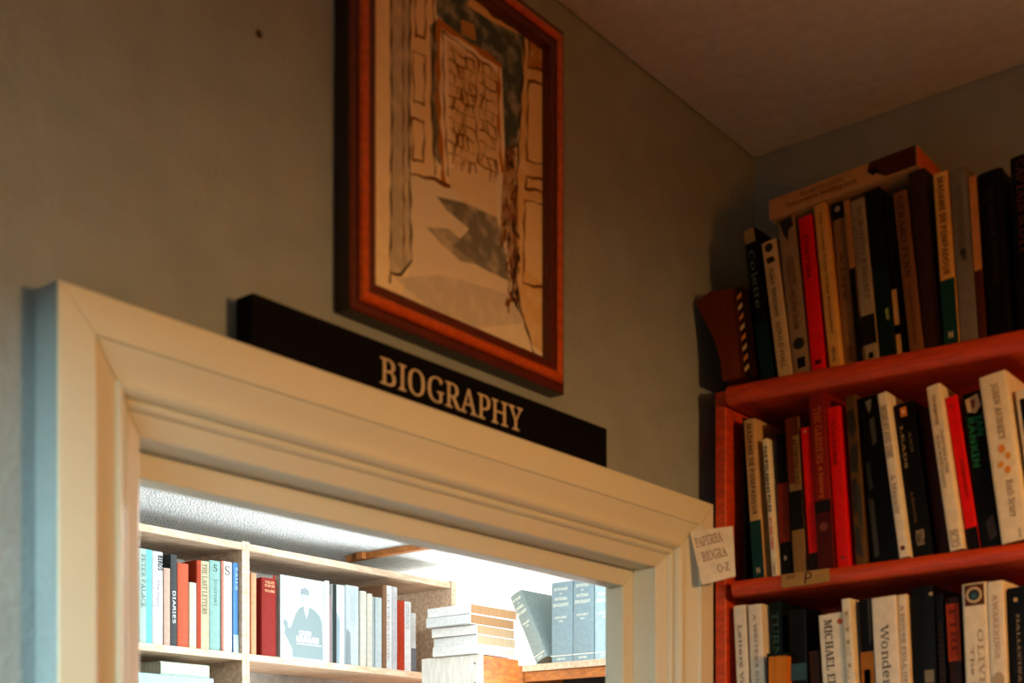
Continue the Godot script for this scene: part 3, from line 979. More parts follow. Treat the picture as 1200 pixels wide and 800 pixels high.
func top_row() -> void:
	var group := "books standing on top of the orange bookcase"
	shelf_row([
		{"l": "black and dark green paperback with pale script beside the splayed brown book", "q": [870, 272, 893, 908], "s": 0.012, "c": Color(0.035, 0.05, 0.045), "m": [
			{"a": 0.0, "b": 0.09, "c": Color(0.62, 0.52, 0.36), "x0": -0.4, "x1": 0.4}, {"a": 0.62, "b": 0.98, "c": Color(0.03, 0.16, 0.14)},
			{"t": "Colette", "c": Color(0.30, 0.44, 0.39), "a": 0.14, "b": 0.52, "s": 0.42, "f": "serif"}]},
		{"l": "cream paperback with a black disc at the head of its spine", "q": [892, 286, 912, 929], "s": 0.008, "c": Color(0.8, 0.68, 0.5), "m": [
			{"disc": 0.28, "a": 0.05, "c": BLACK}, {"poly": [[-0.3, 0.12], [0.2, 0.12], [0.32, 0.16], [-0.2, 0.165]], "c": BLACK},
			{"t": "Alan Bennett", "c": INK, "a": 0.20, "b": 0.56, "s": 0.32}, {"t": "GOULD HALL", "c": INK, "a": 0.60, "b": 0.94, "s": 0.3, "f": "sans"}]},
		{"l": "beige paperback with black blots at head and tail, beside the red one", "q": [911, 260, 930, 950], "s": 0.008, "c": Color(0.58, 0.47, 0.34), "m": [
			{"poly": [[-0.35, 0.01], [0.3, 0.0], [0.42, 0.06], [0.1, 0.08], [0.0, 0.15], [-0.2, 0.1]], "c": BLACK},
			{"t": "COLLECTED", "c": Color(0.35, 0.19, 0.10), "a": 0.26, "b": 0.44, "s": 0.4}, {"t": "and other Stories", "c": Color(0.35, 0.19, 0.10), "a": 0.46, "b": 0.72, "s": 0.34},
			{"disc": 0.32, "a": 0.81, "c": BLACK}, {"a": 0.9, "b": 0.965, "c": BLACK, "x0": -0.2, "x1": 0.25}]},
		{"l": "slim bright red paperback under the flat-lying book", "q": [935, 257, 951, 967], "s": 0.006, "c": RED, "m": [{"t": "Diaries", "c": Color(0.45, 0.03, 0.03), "a": 0.12, "b": 0.4, "s": 0.35}, {"a": 0.935, "b": 0.965, "c": Color(0.3, 0.02, 0.02), "x0": -0.2, "x1": 0.25}]},
		{"l": "yellow-cream paperback with a thin brown title, right of the red one", "q": [953, 242, 972, 990], "s": 0.006, "c": Color(0.86, 0.63, 0.32), "m": [{"t": "The Golden Days of the Bookseller", "c": Color(0.36, 0.2, 0.08), "a": 0.05, "b": 0.80, "s": 0.28}, {"t": "SINCLAIR", "c": Color(0.36, 0.2, 0.08), "a": 0.88, "b": 0.97, "s": 0.25}]},
		{"l": "brown paperback with a small black photograph at its head", "q": [974, 240, 990, 1004], "s": 0.014, "c": Color(0.56, 0.4, 0.25), "m": [{"a": 0.0, "b": 0.1, "c": BLACK}, {"disc": 0.24, "a": 0.04, "c": Color(0.6, 0.55, 0.5)}, {"t": "A LIFE", "c": Color(0.36, 0.18, 0.09), "a": 0.3, "b": 0.6, "s": 0.3}, {"t": "VINTAGE", "c": Color(0.3, 0.12, 0.06), "a": 0.88, "b": 0.97, "s": 0.35}]},
		{"l": "thin paperback with orange-cream head and black foot", "q": [988, 236, 1005, 1012], "s": 0.009, "c": Color(0.66, 0.46, 0.26), "m": [{"a": 0.42, "b": 1.0, "c": BLACK}]},
		{"l": "grey-beige paperback with blurred title and a dark picture at its foot", "q": [996, 237, 1013, 1031], "s": 0.009, "c": Color(0.6, 0.53, 0.42), "m": [
			{"t": "BURNING BRIGHT", "c": Color(0.36, 0.30, 0.22), "a": 0.05, "b": 0.62, "s": 0.3, "x": 0.12}, {"t": "a memoir", "c": Color(0.4, 0.33, 0.25), "a": 0.1, "b": 0.42, "s": 0.22, "x": -0.24},
			{"a": 0.72, "b": 0.9, "c": Color(0.09, 0.065, 0.05)}, {"a": 0.95, "b": 0.985, "c": BLACK, "x0": -0.15, "x1": 0.2}]},
		{"l": "dark green paperback with black shoulder among pale spines", "q": [1013, 226, 1032, 1050], "s": 0.012, "c": Color(0.02, 0.1, 0.06), "m": [{"a": 0.0, "b": 0.45, "c": Color(0.025, 0.04, 0.03)}, {"poly": [[0.1, 0.72], [0.3, 0.71], [0.3, 0.78], [0.15, 0.78]], "c": Color(0.5, 0.55, 0.3)}]},
		{"l": "thin black paperback with cream foot between green and brown spines", "q": [1035, 232, 1052, 1062], "s": 0.014, "c": BLACK, "m": [{"a": 0.58, "b": 0.98, "c": Color(0.78, 0.60, 0.36), "x0": -0.495, "x1": 0.05}, {"a": 0.80, "b": 0.86, "c": BLACK}]},
		{"l": "brown paperback with dark capitals left of the dark brown hardback", "q": [1046, 228, 1066, 1082], "s": 0.008, "c": Color(0.48, 0.31, 0.18), "m": [{"t": "GERARD PENN", "c": Color(0.17, 0.09, 0.05), "a": 0.03, "b": 0.54, "s": 0.42}, {"t": "Burnt By The Sun", "c": Color(0.33, 0.17, 0.08), "a": 0.58, "b": 0.96, "s": 0.3}]},
		{"l": "dark brown hardback with russet edge under the flat book's end", "q": [1063, 204, 1083, 1104], "s": 0.01, "c": Color(0.2, 0.11, 0.07), "hard": true, "n": "hardback_book"},
		{"l": "cream paperback with a teal foot standing on the topmost board", "q": [1093, 205, 1107, 1124], "s": 0.004, "c": Color(0.88, 0.66, 0.34), "m": [{"t": "MADAME DE POMPADOUR", "c": Color(0.42, 0.25, 0.12), "a": 0.03, "b": 0.60, "s": 0.42, "f": "sansbold"}, {"a": 0.625, "b": 1.0, "c": TEAL}, {"t": "N", "c": Color(0.75, 0.7, 0.6), "a": 0.93, "b": 0.965, "flat": 0.3, "f": "sansbold"}]},
		{"l": "thick grey paperback with a small dark emblem, beside the black hardbacks", "q": [1112, 201, 1125, 1146], "s": 0.006, "c": Color(0.46, 0.43, 0.38), "m": [{"t": "SEVEN SUMMERS", "c": Color(0.37, 0.35, 0.31), "a": 0.1, "b": 0.46, "s": 0.3}, {"disc": 0.16, "a": 0.49, "c": Color(0.14, 0.13, 0.12), "tall": 1.4}, {"poly": [[-0.12, 0.52], [0.15, 0.51], [0.1, 0.54]], "c": Color(0.2, 0.19, 0.17)}]},
		{"l": "thin book with cream head and mottled brown foot, beside black hardbacks", "q": [1135, 208, 1147, 1156], "s": 0.006, "c": Color(0.3, 0.12, 0.06), "m": [{"a": 0.0, "b": 0.58, "c": Color(0.78, 0.52, 0.28)}]},
		{"l": "tall black hardback with faint lettering", "n": "hardback_book", "hard": true, "q": [1145, 205, 1158, 1186], "s": 0.004, "c": Color(0.028, 0.024, 0.024), "m": [{"t": "THE WARTIME NOTEBOOKS", "c": Color(0.17, 0.14, 0.12), "a": 0.1, "b": 0.7, "s": 0.25}]},
		{"l": "black hardback with a brown capital title", "n": "hardback_book", "hard": true, "q": [1182, 186, 1190, 1225], "s": 0.004, "c": Color(0.028, 0.024, 0.024), "m": [{"t": "CAPTAIN SCOTT", "c": Color(0.36, 0.20, 0.11), "a": 0.03, "b": 0.56, "s": 0.3, "x": -0.1}]},
	], TOP_L, TOP_R, LIP, group)

	# the splayed brown paperback leaning over the end of the board: wider at the head than at the tail
	var at := CASE_FRONT - 0.004
	var bl := on_x(846, 447, at)
	var o := thing("paperback_book", "splayed brown paperback with zigzag spine leaning over the bookcase end", "book", bl, group)
	o.basis = Basis(Vector3.UP, -PI / 2)
	var inv := o.transform.affine_inverse()
	var poly := PackedVector2Array()
	for q in [[847, 446], [872, 441.5], [861, 338], [833, 341], [815, 354], [826, 376], [838, 400], [844, 422]]:
		var v: Vector3 = inv * on_x(q[0], q[1], at)
		poly.append(Vector2(v.x, v.y))
	var st := mesh()
	prism(st, poly, Transform3D(Basis(), Vector3(0, 0, -0.105)), 0.105)
	obj("pages", st, pages_mat(Color(0.45, 0.20, 0.09)), o)
	var e0 := poly[1]
	var e1 := poly[2]
	var side := (e1 - e0).normalized()
	var out := Vector2(side.y, -side.x)
	st = mesh()
	prism(st, PackedVector2Array([e0, e1, e1 + out * 0.0018, e0 + out * 0.0018]), Transform3D(Basis(), Vector3(0, 0, -0.1055)), 0.107)
	var cover := obj("cover", st, cover_mat(Color(0.33, 0.14, 0.055), 0.5), o)
	st = mesh()
	var spine := PackedVector2Array([e0 + out * 0.0018, e1 + out * 0.0018, e1 + out * 0.010, e0 + out * 0.0105])
	prism(st, spine, Transform3D(Basis(), Vector3(0, 0, -0.108)), 0.108)
	obj("spine", st, cover_mat(Color(0.15, 0.065, 0.035), 0.5), o)
	for k in 8:                        # the pale zigzag printed down the spine
		var c0 := e0.lerp(e1, 0.05 + k * 0.115) + out * 0.0022
		var c1 := e0.lerp(e1, 0.13 + k * 0.115) + out * 0.0085
		st = mesh()
		prism(st, PackedVector2Array([c0, c0 + side * 0.005, c1, c1 - side * 0.006]), Transform3D(Basis(), Vector3(0, 0, 0.0001)), 0.0004)
		obj("zigzag", st, mat(Color(0.82, 0.50, 0.20) if k % 2 else Color(0.80, 0.68, 0.46), 0.6), o)

	# the book lying across the heads of the others
	at = CASE_FRONT + 0.003
	var l0 := on_x(902, 258, at)
	var r0 := on_x(1075, 194, at)
	var l1 := on_x(897, 233, at)
	var f := thing("paperback_book", "cream paperback with a red-brown picture lying flat across the other books", "book", l0, group)
	var run := (r0 - l0).normalized()
	var face := run.cross(Vector3.UP).normalized()
	f.basis = Basis(run, face.cross(run), face)
	var long := l0.distance_to(r0)
	var thick := 0.0262
	obj("pages", slab(Vector3(0.0006, 0.0012, -0.118), Vector3(long - 0.0006, thick - 0.0012, -0.0015)), pages_mat(Color(0.86, 0.42, 0.14)), f)
	st = mesh()
	var d := 0.119
	prism(st, PackedVector2Array([Vector2(-d, 0), Vector2(-0.0008, 0), Vector2(0, 0.0008), Vector2(0, thick - 0.0008), Vector2(-0.0008, thick), Vector2(-d, thick), Vector2(-d, thick - 0.0009), Vector2(-0.0011, thick - 0.0009), Vector2(-0.0011, 0.0009), Vector2(-d, 0.0009)]), Transform3D(Basis(Vector3(0, 0, 1), Vector3(0, 1, 0), Vector3(1, 0, 0)), Vector3.ZERO), long)
	obj("cover", st, cover_mat(Color(0.74, 0.55, 0.35), 0.5), f)
	lettering("IVA McCULLOUGH", Vector2(long * 0.30, 0.0058), Vector3(long * 0.37, thick * 0.70, 0.0003), 0.0, Color(0.50, 0.29, 0.14), f, serif)
	lettering("Conservative Wedding Book", Vector2(long * 0.48, 0.0078), Vector3(long * 0.37, thick * 0.36, 0.0003), 0.0, Color(0.40, 0.18, 0.08), f, serif)
	st = mesh()
	prism(st, PackedVector2Array([Vector2(long * 0.70, thick * 0.98), Vector2(long * 0.68, thick * 0.55), Vector2(long * 0.74, thick * 0.35), Vector2(long * 0.80, thick * 0.05), Vector2(long * 0.995, thick * 0.03), Vector2(long * 0.995, thick * 0.98)]), Transform3D(Basis(), Vector3(0, 0, 0.0001)), 0.0003)
	obj("spine_picture", st, cover_mat(Color(0.26, 0.105, 0.05), 0.5), f)
	st = mesh()
	prism(st, PackedVector2Array([Vector2(long * 0.69, thick * 0.5), Vector2(long * 0.72, thick * 0.3), Vector2(long * 0.76, thick * 0.42), Vector2(long * 0.73, thick * 0.75)]), Transform3D(Basis(), Vector3(0, 0, 0.0004)), 0.0003)
	obj("spine_picture", st, cover_mat(Color(0.08, 0.05, 0.04), 0.5), f)

func middle_row() -> void:
	shelf_row([
		{"l": "black paperback with tiny orange dots beside the bookcase upright", "q": [855, 494, 865, 883], "s": 0.016, "c": BLACK, "m": [{"disc": 0.1, "a": 0.2, "x": 0.2, "c": Color(0.85, 0.45, 0.2)}, {"disc": 0.12, "a": 0.96, "x": -0.2, "c": Color(0.85, 0.5, 0.25)}, {"t": "THE SECRET LIFE", "c": Color(0.16, 0.12, 0.1), "a": 0.3, "b": 0.9, "s": 0.35}]},
		{"l": "cream paperback with a teal foot standing on the middle shelf", "q": [871, 493, 883, 896], "s": 0.010, "c": Color(0.8, 0.65, 0.45), "m": [{"t": "MADAME DE POMPADOUR", "c": Color(0.40, 0.27, 0.15), "a": 0.03, "b": 0.60, "s": 0.42, "f": "sansbold"}, {"a": 0.635, "b": 1.0, "c": TEAL}, {"t": "N", "c": Color(0.7, 0.66, 0.56), "a": 0.93, "b": 0.965, "flat": 0.3, "f": "sansbold"}]},
		{"l": "narrow white paperback titled in bold black then red", "q": [893, 515, 905, 915], "s": 0.010, "c": Color(0.911, 0.865, 0.765), "m": [{"t": "THE POLANSKI FILES", "c": BLACK, "a": 0.05, "b": 0.53, "s": 0.62, "f": "sansbold"}, {"t": "AT THE TIME", "c": Color(0.78, 0.2, 0.06), "a": 0.57, "b": 0.8, "s": 0.5, "f": "sansbold"}, {"t": "FABER", "c": INK, "a": 0.9, "b": 0.98, "s": 0.35, "f": "sans"}]},
		{"l": "black paperback with a russet band beside the white one", "q": [908, 509, 915, 928], "s": 0.018, "c": BLACK, "m": [{"a": 0.35, "b": 0.76, "c": Color(0.46, 0.13, 0.06)}, {"disc": 0.12, "a": 0.87, "c": Color(0.6, 0.55, 0.5), "tall": 1.6}]},
		{"l": "paperback of russet head, tan middle, black and tan foot", "q": [920, 491, 930, 945], "s": 0.012, "c": Color(0.52, 0.39, 0.22), "m": [{"a": 0.0, "b": 0.42, "x0": -0.495, "x1": 0.0, "c": Color(0.38, 0.14, 0.07)}, {"a": 0.0, "b": 0.12, "x0": 0.0, "x1": 0.495, "c": Color(0.34, 0.13, 0.07)}, {"t": "AFTER THE FALL", "c": Color(0.22, 0.13, 0.07), "a": 0.14, "b": 0.44, "s": 0.3, "x": 0.2}, {"a": 0.47, "b": 0.72, "c": Color(0.06, 0.05, 0.04)}]},
		{"l": "short bright red paperback with a black foot", "q": [938, 502, 949, 960], "s": 0.010, "c": RED, "m": [{"a": 0.87, "b": 1.0, "c": Color(0.12, 0.05, 0.04)}, {"disc": 0.13, "a": 0.03, "c": Color(0.7, 0.5, 0.4)}]},
		{"l": "tall russet paperback with gold title and a small dark landscape", "q": [947, 463, 959, 980], "s": 0.006, "c": Color(0.5, 0.11, 0.06), "m": [{"t": "THE GARDENS", "c": Color(0.72, 0.36, 0.16), "a": 0.08, "b": 0.40, "s": 0.4}, {"t": "a history", "c": Color(0.80, 0.44, 0.2), "a": 0.42, "b": 0.60, "s": 0.35}, {"a": 0.61, "b": 0.68, "c": Color(0.08, 0.07, 0.06)}, {"a": 0.68, "b": 1.0, "c": Color(0.28, 0.05, 0.045)}, {"disc": 0.26, "a": 0.76, "c": Color(0.42, 0.16, 0.10)}]},
		{"l": "bright red paperback standing right of the tall russet one", "q": [968, 479, 981, 996], "s": 0.008, "c": Color(0.86, 0.07, 0.07), "m": [{"t": "Voices", "c": Color(0.5, 0.03, 0.03), "a": 0.08, "b": 0.36, "s": 0.3}, {"disc": 0.14, "a": 0.94, "c": Color(0.4, 0.03, 0.03)}]},
		{"l": "mottled gold and black paperback right of the bright red one", "q": [990, 465, 1003, 1022], "s": 0.012, "c": Color(0.36, 0.25, 0.12), "m": [
			{"poly": [[-0.4, 0.1], [0.2, 0.08], [0.4, 0.2], [0.0, 0.26], [-0.3, 0.2]], "c": Color(0.08, 0.065, 0.05)}, {"poly": [[-0.2, 0.3], [0.4, 0.28], [0.3, 0.46], [-0.4, 0.44]], "c": Color(0.10, 0.075, 0.05)}, {"poly": [[-0.4, 0.5], [0.1, 0.48], [0.0, 0.68], [-0.3, 0.7]], "c": Color(0.09, 0.06, 0.04)}, {"poly": [[0.0, 0.55], [0.4, 0.52], [0.42, 0.8], [0.1, 0.74]], "c": Color(0.14, 0.15, 0.07)}, {"poly": [[-0.3, 0.76], [0.1, 0.78], [0.2, 0.95], [-0.35, 0.92]], "c": Color(0.10, 0.075, 0.05)}]},
		{"l": "black paperback with scattered white marks at its head", "q": [1005, 468, 1023, 1052], "s": 0.016, "c": BLACK, "m": [
			{"poly": [[-0.2, 0.03], [0.05, 0.02], [0.0, 0.08], [-0.1, 0.1]], "c": Color(0.6, 0.55, 0.42)}, {"poly": [[-0.1, 0.14], [0.1, 0.13], [0.12, 0.28], [-0.05, 0.3]], "c": Color(0.34, 0.31, 0.22)}, {"poly": [[-0.4, 0.4], [-0.25, 0.38], [-0.2, 0.55], [-0.35, 0.56]], "c": Color(0.15, 0.17, 0.09)}, {"poly": [[-0.42, 0.6], [-0.22, 0.62], [-0.2, 0.95], [-0.38, 0.96]], "c": Color(0.24, 0.2, 0.12)}]},
		{"l": "white paperback standing proud with a scuffed grey title", "q": [1028, 462, 1054, 1066], "s": -0.004, "c": Color(0.902, 0.86, 0.778), "p": Color(0.85, 0.62, 0.40), "m": [{"t": "MEMORY AND TIME", "c": Color(0.36, 0.31, 0.24), "a": 0.08, "b": 0.40, "s": 0.6}, {"t": "A Memoir", "c": Color(0.44, 0.36, 0.28), "a": 0.50, "b": 0.74, "s": 0.5}, {"disc": 0.26, "a": 0.945, "c": Color(0.35, 0.1, 0.08)}]},
		{"l": "thick black paperback with a small orange box and white columns of letters", "q": [1047, 476, 1070, 1099], "s": 0.008, "c": BLACK, "m": [
			{"a": 0.025, "b": 0.085, "x0": -0.2, "x1": 0.12, "c": Color(0.85, 0.50, 0.24), "z": 0.001}, {"disc": 0.07, "a": 0.055, "x": -0.04, "c": Color(0.9, 0.8, 0.7), "z": 0.0006},
			{"t": "LEADS", "c": Color(0.62, 0.56, 0.44), "a": 0.14, "b": 0.42, "s": 0.13, "x": -0.24}, {"t": "ANN", "c": Color(0.4, 0.36, 0.28), "a": 0.19, "b": 0.33, "s": 0.13, "x": 0.14},
			{"t": "a detective", "c": Color(0.42, 0.34, 0.24), "a": 0.58, "b": 0.78, "s": 0.14, "x": -0.12}, {"t": "COP", "c": Color(0.6, 0.55, 0.46), "a": 0.83, "b": 0.93, "flat": 0.4, "f": "bold"}]},
		{"l": "dark russet paperback set back left of the cream one", "q": [1076, 481, 1099, 1113], "s": 0.02, "c": Color(0.22, 0.055, 0.04)},
		{"l": "cream paperback with a brown two-line title, left of the red one", "q": [1085, 454, 1113, 1131], "s": -0.003, "c": Color(0.907, 0.847, 0.734), "m": [{"t": "The Beginning", "c": Color(0.44, 0.27, 0.13), "a": 0.06, "b": 0.24, "s": 0.3, "x": -0.05}, {"t": "Twice Upon a Time", "c": Color(0.40, 0.24, 0.12), "a": 0.28, "b": 0.54, "s": 0.28, "x": 0.15}, {"t": "in the North Country", "c": Color(0.40, 0.24, 0.12), "a": 0.30, "b": 0.62, "s": 0.26, "x": -0.18}, {"t": "SCIO", "c": Color(0.44, 0.27, 0.13), "a": 0.88, "b": 0.98, "s": 0.55}]},
		{"l": "bright red paperback with a black foot beside green lettering", "q": [1107, 467, 1135, 1149], "s": 0.006, "c": Color(0.88, 0.06, 0.07), "m": [{"a": 0.86, "b": 1.0, "c": Color(0.05, 0.025, 0.025)}, {"disc": 0.1, "a": 0.06, "c": Color(0.5, 0.1, 0.1)}, {"t": "Enlightenment", "c": Color(0.5, 0.03, 0.03), "a": 0.42, "b": 0.66, "s": 0.3, "x": 0.1}]},
		{"l": "black paperback with bold green lettering", "q": [1127, 463, 1150, 1173], "s": 0.006, "c": BLACK, "m": [
			{"poly": [[-0.36, 0.04], [0.3, 0.02], [0.4, 0.1], [0.1, 0.14], [-0.3, 0.12]], "c": Color(0.80, 0.66, 0.50)}, {"poly": [[-0.1, 0.05], [0.15, 0.05], [0.1, 0.1], [-0.05, 0.11]], "c": Color(0.5, 0.15, 0.08), "z": 0.0005},
			{"t": "RANKIN", "c": Color(0.10, 0.40, 0.27), "a": 0.16, "b": 0.48, "s": 0.36, "x": -0.18, "f": "sansbold"}, {"t": "IAN", "c": Color(0.10, 0.40, 0.27), "a": 0.16, "b": 0.29, "s": 0.34, "x": 0.22, "f": "sansbold"}, {"poly": [[-0.1, 0.84], [0.3, 0.8], [0.4, 0.94], [0.0, 0.96]], "c": Color(0.20, 0.12, 0.06)}]},
		{"l": "thick white paperback with a gold bee emblem on its spine", "q": [1147, 443, 1174, 1206], "s": -0.005, "c": Color(0.916, 0.865, 0.765), "p": Color(0.75, 0.5, 0.2), "m": [
			{"t": "JOHN AUBREY", "c": Color(0.45, 0.31, 0.17), "a": 0.06, "b": 0.40, "s": 0.30, "x": 0.02}, {"t": "Ruth Scurr", "c": Color(0.45, 0.31, 0.17), "a": 0.64, "b": 0.86, "s": 0.24, "x": 0.1},
			{"disc": 0.13, "a": 0.45, "x": -0.02, "c": Color(0.84, 0.52, 0.14), "tall": 1.3}, {"disc": 0.10, "a": 0.50, "x": 0.18, "c": Color(0.84, 0.56, 0.2), "tall": 1.4}, {"disc": 0.12, "a": 0.54, "x": -0.12, "c": Color(0.86, 0.58, 0.2)}, {"disc": 0.12, "a": 0.58, "x": 0.1, "c": Color(0.85, 0.52, 0.12), "tall": 1.2}, {"a": 0.93, "b": 0.985, "x0": 0.2, "x1": 0.23, "c": Color(0.4, 0.28, 0.16)}]},
		{"l": "white paperback with a black panel beyond the gold bee emblem", "q": [1189, 459, 1213, 1236], "s": 0.002, "c": Color(0.911, 0.865, 0.774), "m": [{"a": 0.06, "b": 0.3, "c": BLACK, "x0": -0.3, "x1": 0.4}]},
	], MID_L, MID_R, LIP, "books on the middle shelf of the orange bookcase", true)

func bottom_row() -> void:
	# this shelf lies below the frame: the row is placed by its heads alone
	var base := on_x(MID_L.x, MID_L.y, LIP).y - 0.285
	var rows := [
		{"l": "slim white paperback first on the lowest shelf", "q": [859, 711, 863, 877], "c": Color(0.902, 0.851, 0.765), "m": [{"t": "Letters Volume", "c": Color(0.45, 0.36, 0.27), "a": 0.1, "b": 0.6, "s": 0.3}]},
		{"l": "wide white paperback second on the lowest shelf", "q": [876, 710, 880, 904], "c": Color(0.902, 0.847, 0.765), "m": [{"t": "A WRITER'S DIARY", "c": Color(0.5, 0.4, 0.33), "a": 0.05, "b": 0.5, "s": 0.22}]},
		{"l": "dark teal paperback with pale green lettering behind the tilted book", "q": [901, 707, 904, 918], "s": 0.018, "c": Color(0.035, 0.075, 0.07), "m": [{"t": "TURNER", "c": Color(0.2, 0.34, 0.29), "a": 0.05, "b": 0.4, "s": 0.5}]},
		{"l": "black paperback with a wide pale blue band", "q": [924, 716, 926, 948], "s": 0.008, "c": BLACK, "m": [{"a": 0.29, "b": 0.38, "c": Color(0.20, 0.32, 0.34)}]},
		{"l": "short brown paperback between the blue-banded one and a white one", "q": [947, 764, 949, 961], "s": 0.012, "c": Color(0.24, 0.12, 0.07)},
		{"l": "white paperback with bold black capitals down its spine", "q": [959, 722, 964, 991], "c": Color(0.92, 0.865, 0.756), "m": [{"t": "MICHAEL EDGES", "c": INK, "a": 0.03, "b": 0.52, "s": 0.32, "x": -0.1, "f": "bold"}, {"disc": 0.12, "a": 0.05, "x": 0.42, "c": Color(0.75, 0.3, 0.08)}]},
		{"l": "white paperback with pale ochre letters, right of bold black capitals", "q": [986, 703, 992, 1009], "s": 0.0, "c": Color(0.92, 0.869, 0.765), "p": Color(0.8, 0.55, 0.3), "m": [{"t": "HELENA", "c": Color(0.66, 0.56, 0.36), "a": 0.05, "b": 0.8, "s": 0.4}]},
		{"l": "black paperback with a yellow foot beside the script-lettered one", "q": [1006, 703, 1010, 1025], "s": 0.012, "c": BLACK, "m": [{"a": 0.27, "b": 1.0, "c": Color(0.80, 0.46, 0.13)}, {"a": 0.36, "b": 0.46, "x0": -0.3, "x1": 0.2, "c": Color(0.5, 0.14, 0.04)}, {"poly": [[0.2, 0.0], [0.4, 0.02], [0.4, 0.2], [0.25, 0.24]], "c": Color(0.25, 0.2, 0.14)}]},
		{"l": "wide pale paperback with flowing dark handwriting and a clipped corner", "q": [1021, 702, 1026, 1056], "s": 0.0, "c": Color(0.902, 0.851, 0.756), "m": [{"t": "Wonderland", "c": INK, "a": 0.14, "b": 0.62, "s": 0.34}]},
		{"l": "narrow cream paperback with a dotted brown title", "q": [1052, 698, 1057, 1071], "c": Color(0.911, 0.842, 0.725), "m": [{"t": "A HOUSE FULL OF DAUGHTERS", "c": Color(0.42, 0.28, 0.16), "a": 0.05, "b": 0.72, "s": 0.4}]},
		{"l": "black paperback with nothing but a pale dot at its head", "q": [1067, 690, 1071, 1098], "s": 0.01, "c": BLACK, "m": [{"disc": 0.08, "a": 0.04, "x": 0.4, "c": Color(0.7, 0.6, 0.45)}, {"a": 0.40, "b": 0.46, "x0": 0.0, "x1": 0.4, "c": Color(0.5, 0.46, 0.38)}]},
		{"l": "narrow black paperback with a dull brown title", "q": [1095, 698, 1100, 1110], "s": 0.012, "c": BLACK, "m": [{"t": "OUTSIDER", "c": Color(0.25, 0.15, 0.1), "a": 0.14, "b": 0.46, "s": 0.5}]},
		{"l": "orange and black paperback left of the one with an eye", "q": [1108, 702, 1113, 1128], "s": 0.008, "c": Color(0.16, 0.06, 0.035), "m": [{"a": 0.03, "b": 0.32, "c": Color(0.62, 0.20, 0.05)}, {"t": "FIRE", "c": Color(0.36, 0.09, 0.03), "a": 0.05, "b": 0.3, "s": 0.5, "f": "bold"}]},
		{"l": "white paperback with a printed blue eye at its head", "q": [1127, 686, 1132, 1161], "s": 0.0, "c": Color(0.916, 0.865, 0.76), "m": [
			{"a": 0.005, "b": 0.105, "x0": -0.4, "x1": 0.42, "c": Color(0.34, 0.17, 0.08)}, {"disc": 0.34, "a": 0.055, "c": Color(0.78, 0.66, 0.48)}, {"disc": 0.24, "a": 0.055, "c": Color(0.05, 0.06, 0.06), "z": 0.0006}, {"disc": 0.11, "a": 0.06, "c": Color(0.12, 0.33, 0.36), "z": 0.0009},
			{"t": "OLIVER SACKS", "c": Color(0.62, 0.52, 0.38), "a": 0.22, "b": 0.86, "s": 0.24, "x": 0.2}, {"t": "The Mind's Eye", "c": Color(0.60, 0.5, 0.37), "a": 0.3, "b": 0.86, "s": 0.2, "x": -0.2}]},
		{"l": "white paperback with a pencilled face, right of the printed eye", "q": [1156, 683, 1161, 1180], "s": 0.0, "c": Color(0.907, 0.855, 0.756), "p": Color(0.8, 0.6, 0.35), "m": [{"t": "AWAKENINGS", "c": Color(0.62, 0.46, 0.36), "a": 0.06, "b": 0.36, "s": 0.3}, {"disc": 0.36, "a": 0.46, "c": Color(0.66, 0.58, 0.46), "tall": 1.4}, {"poly": [[-0.2, 0.5], [0.2, 0.5], [0.3, 0.515], [0.0, 0.525], [-0.25, 0.515]], "c": Color(0.3, 0.24, 0.18), "z": 0.0006}, {"a": 0.435, "b": 0.442, "x0": -0.2, "x1": -0.05, "c": Color(0.3, 0.24, 0.18)}, {"a": 0.435, "b": 0.442, "x0": 0.08, "x1": 0.22, "c": Color(0.3, 0.24, 0.18)}]},
		{"l": "black paperback with a thin white title at the row's end", "q": [1180, 690, 1184, 1212], "s": 0.006, "c": BLACK, "m": [{"disc": 0.09, "a": 0.06, "x": -0.15, "c": Color(0.8, 0.66, 0.45)}, {"t": "HALLUCINATIONS", "c": Color(0.6, 0.54, 0.42), "a": 0.13, "b": 0.62, "s": 0.12, "x": -0.08}]},
	]
	var laid := []
	for e in rows:
		var at: float = CASE_FRONT + e.get("s", 0.004)
		var q: Array = e.q
		var head := on_x(q[0], q[1], at)
		var z0 := on_x(q[2], 800, at)
		var z1 := on_x(q[3], 800, at)
		# the left edge is known at the head and at the frame's foot; carry it on to the shelf
		var lean := atan2(z0.z - head.z, head.y - z0.y)
		laid.append({"e": e, "at": at, "z": head.z + tan(lean) * (head.y - base), "lean": lean, "h": (head.y - base) / cos(lean), "w": z1.z - z0.z})
	for i in laid.size():
		var k: Dictionary = laid[i]
		if i + 1 < laid.size():
			var n: Dictionary = laid[i + 1]
			var low: float = minf(k.h, n.h)
			k.w = clampf(k.w, 0.004, maxf(0.004, minf(n.z - k.z, n.z - n.lean * low - k.z + k.lean * low) - 0.0006))
		var e: Dictionary = k.e
		var o := make_book("paperback_book", e.l, "books on the lowest shelf of the orange bookcase", k.w, k.h, 0.118, e.c, e.get("p", Color(0.72, 0.62, 0.45)), false, e.get("m", []), 0.45)
		var turned := Basis(Vector3.UP, -PI / 2) * Basis(Vector3(0, 0, 1), k.lean)
		o.transform = Transform3D(turned, Vector3(k.at, base + 0.0008, k.z) + turned * Vector3(k.w / 2, 0, 0))
	# the green-covered book standing with its tan page edge outwards
	var at := CASE_FRONT - 0.006
	var a := on_x(899, 767, at)
	var b := on_x(922, 764, at)
	var o := thing("paperback_book", "dark green book with its tan page edges facing outwards", "book", Vector3(at, base + 0.0008, (a.z + b.z) / 2), "books on the lowest shelf of the orange bookcase")
	o.basis = Basis(Vector3.UP, -PI / 2)
	var w := b.z - a.z - 0.001
	var h := a.y - base
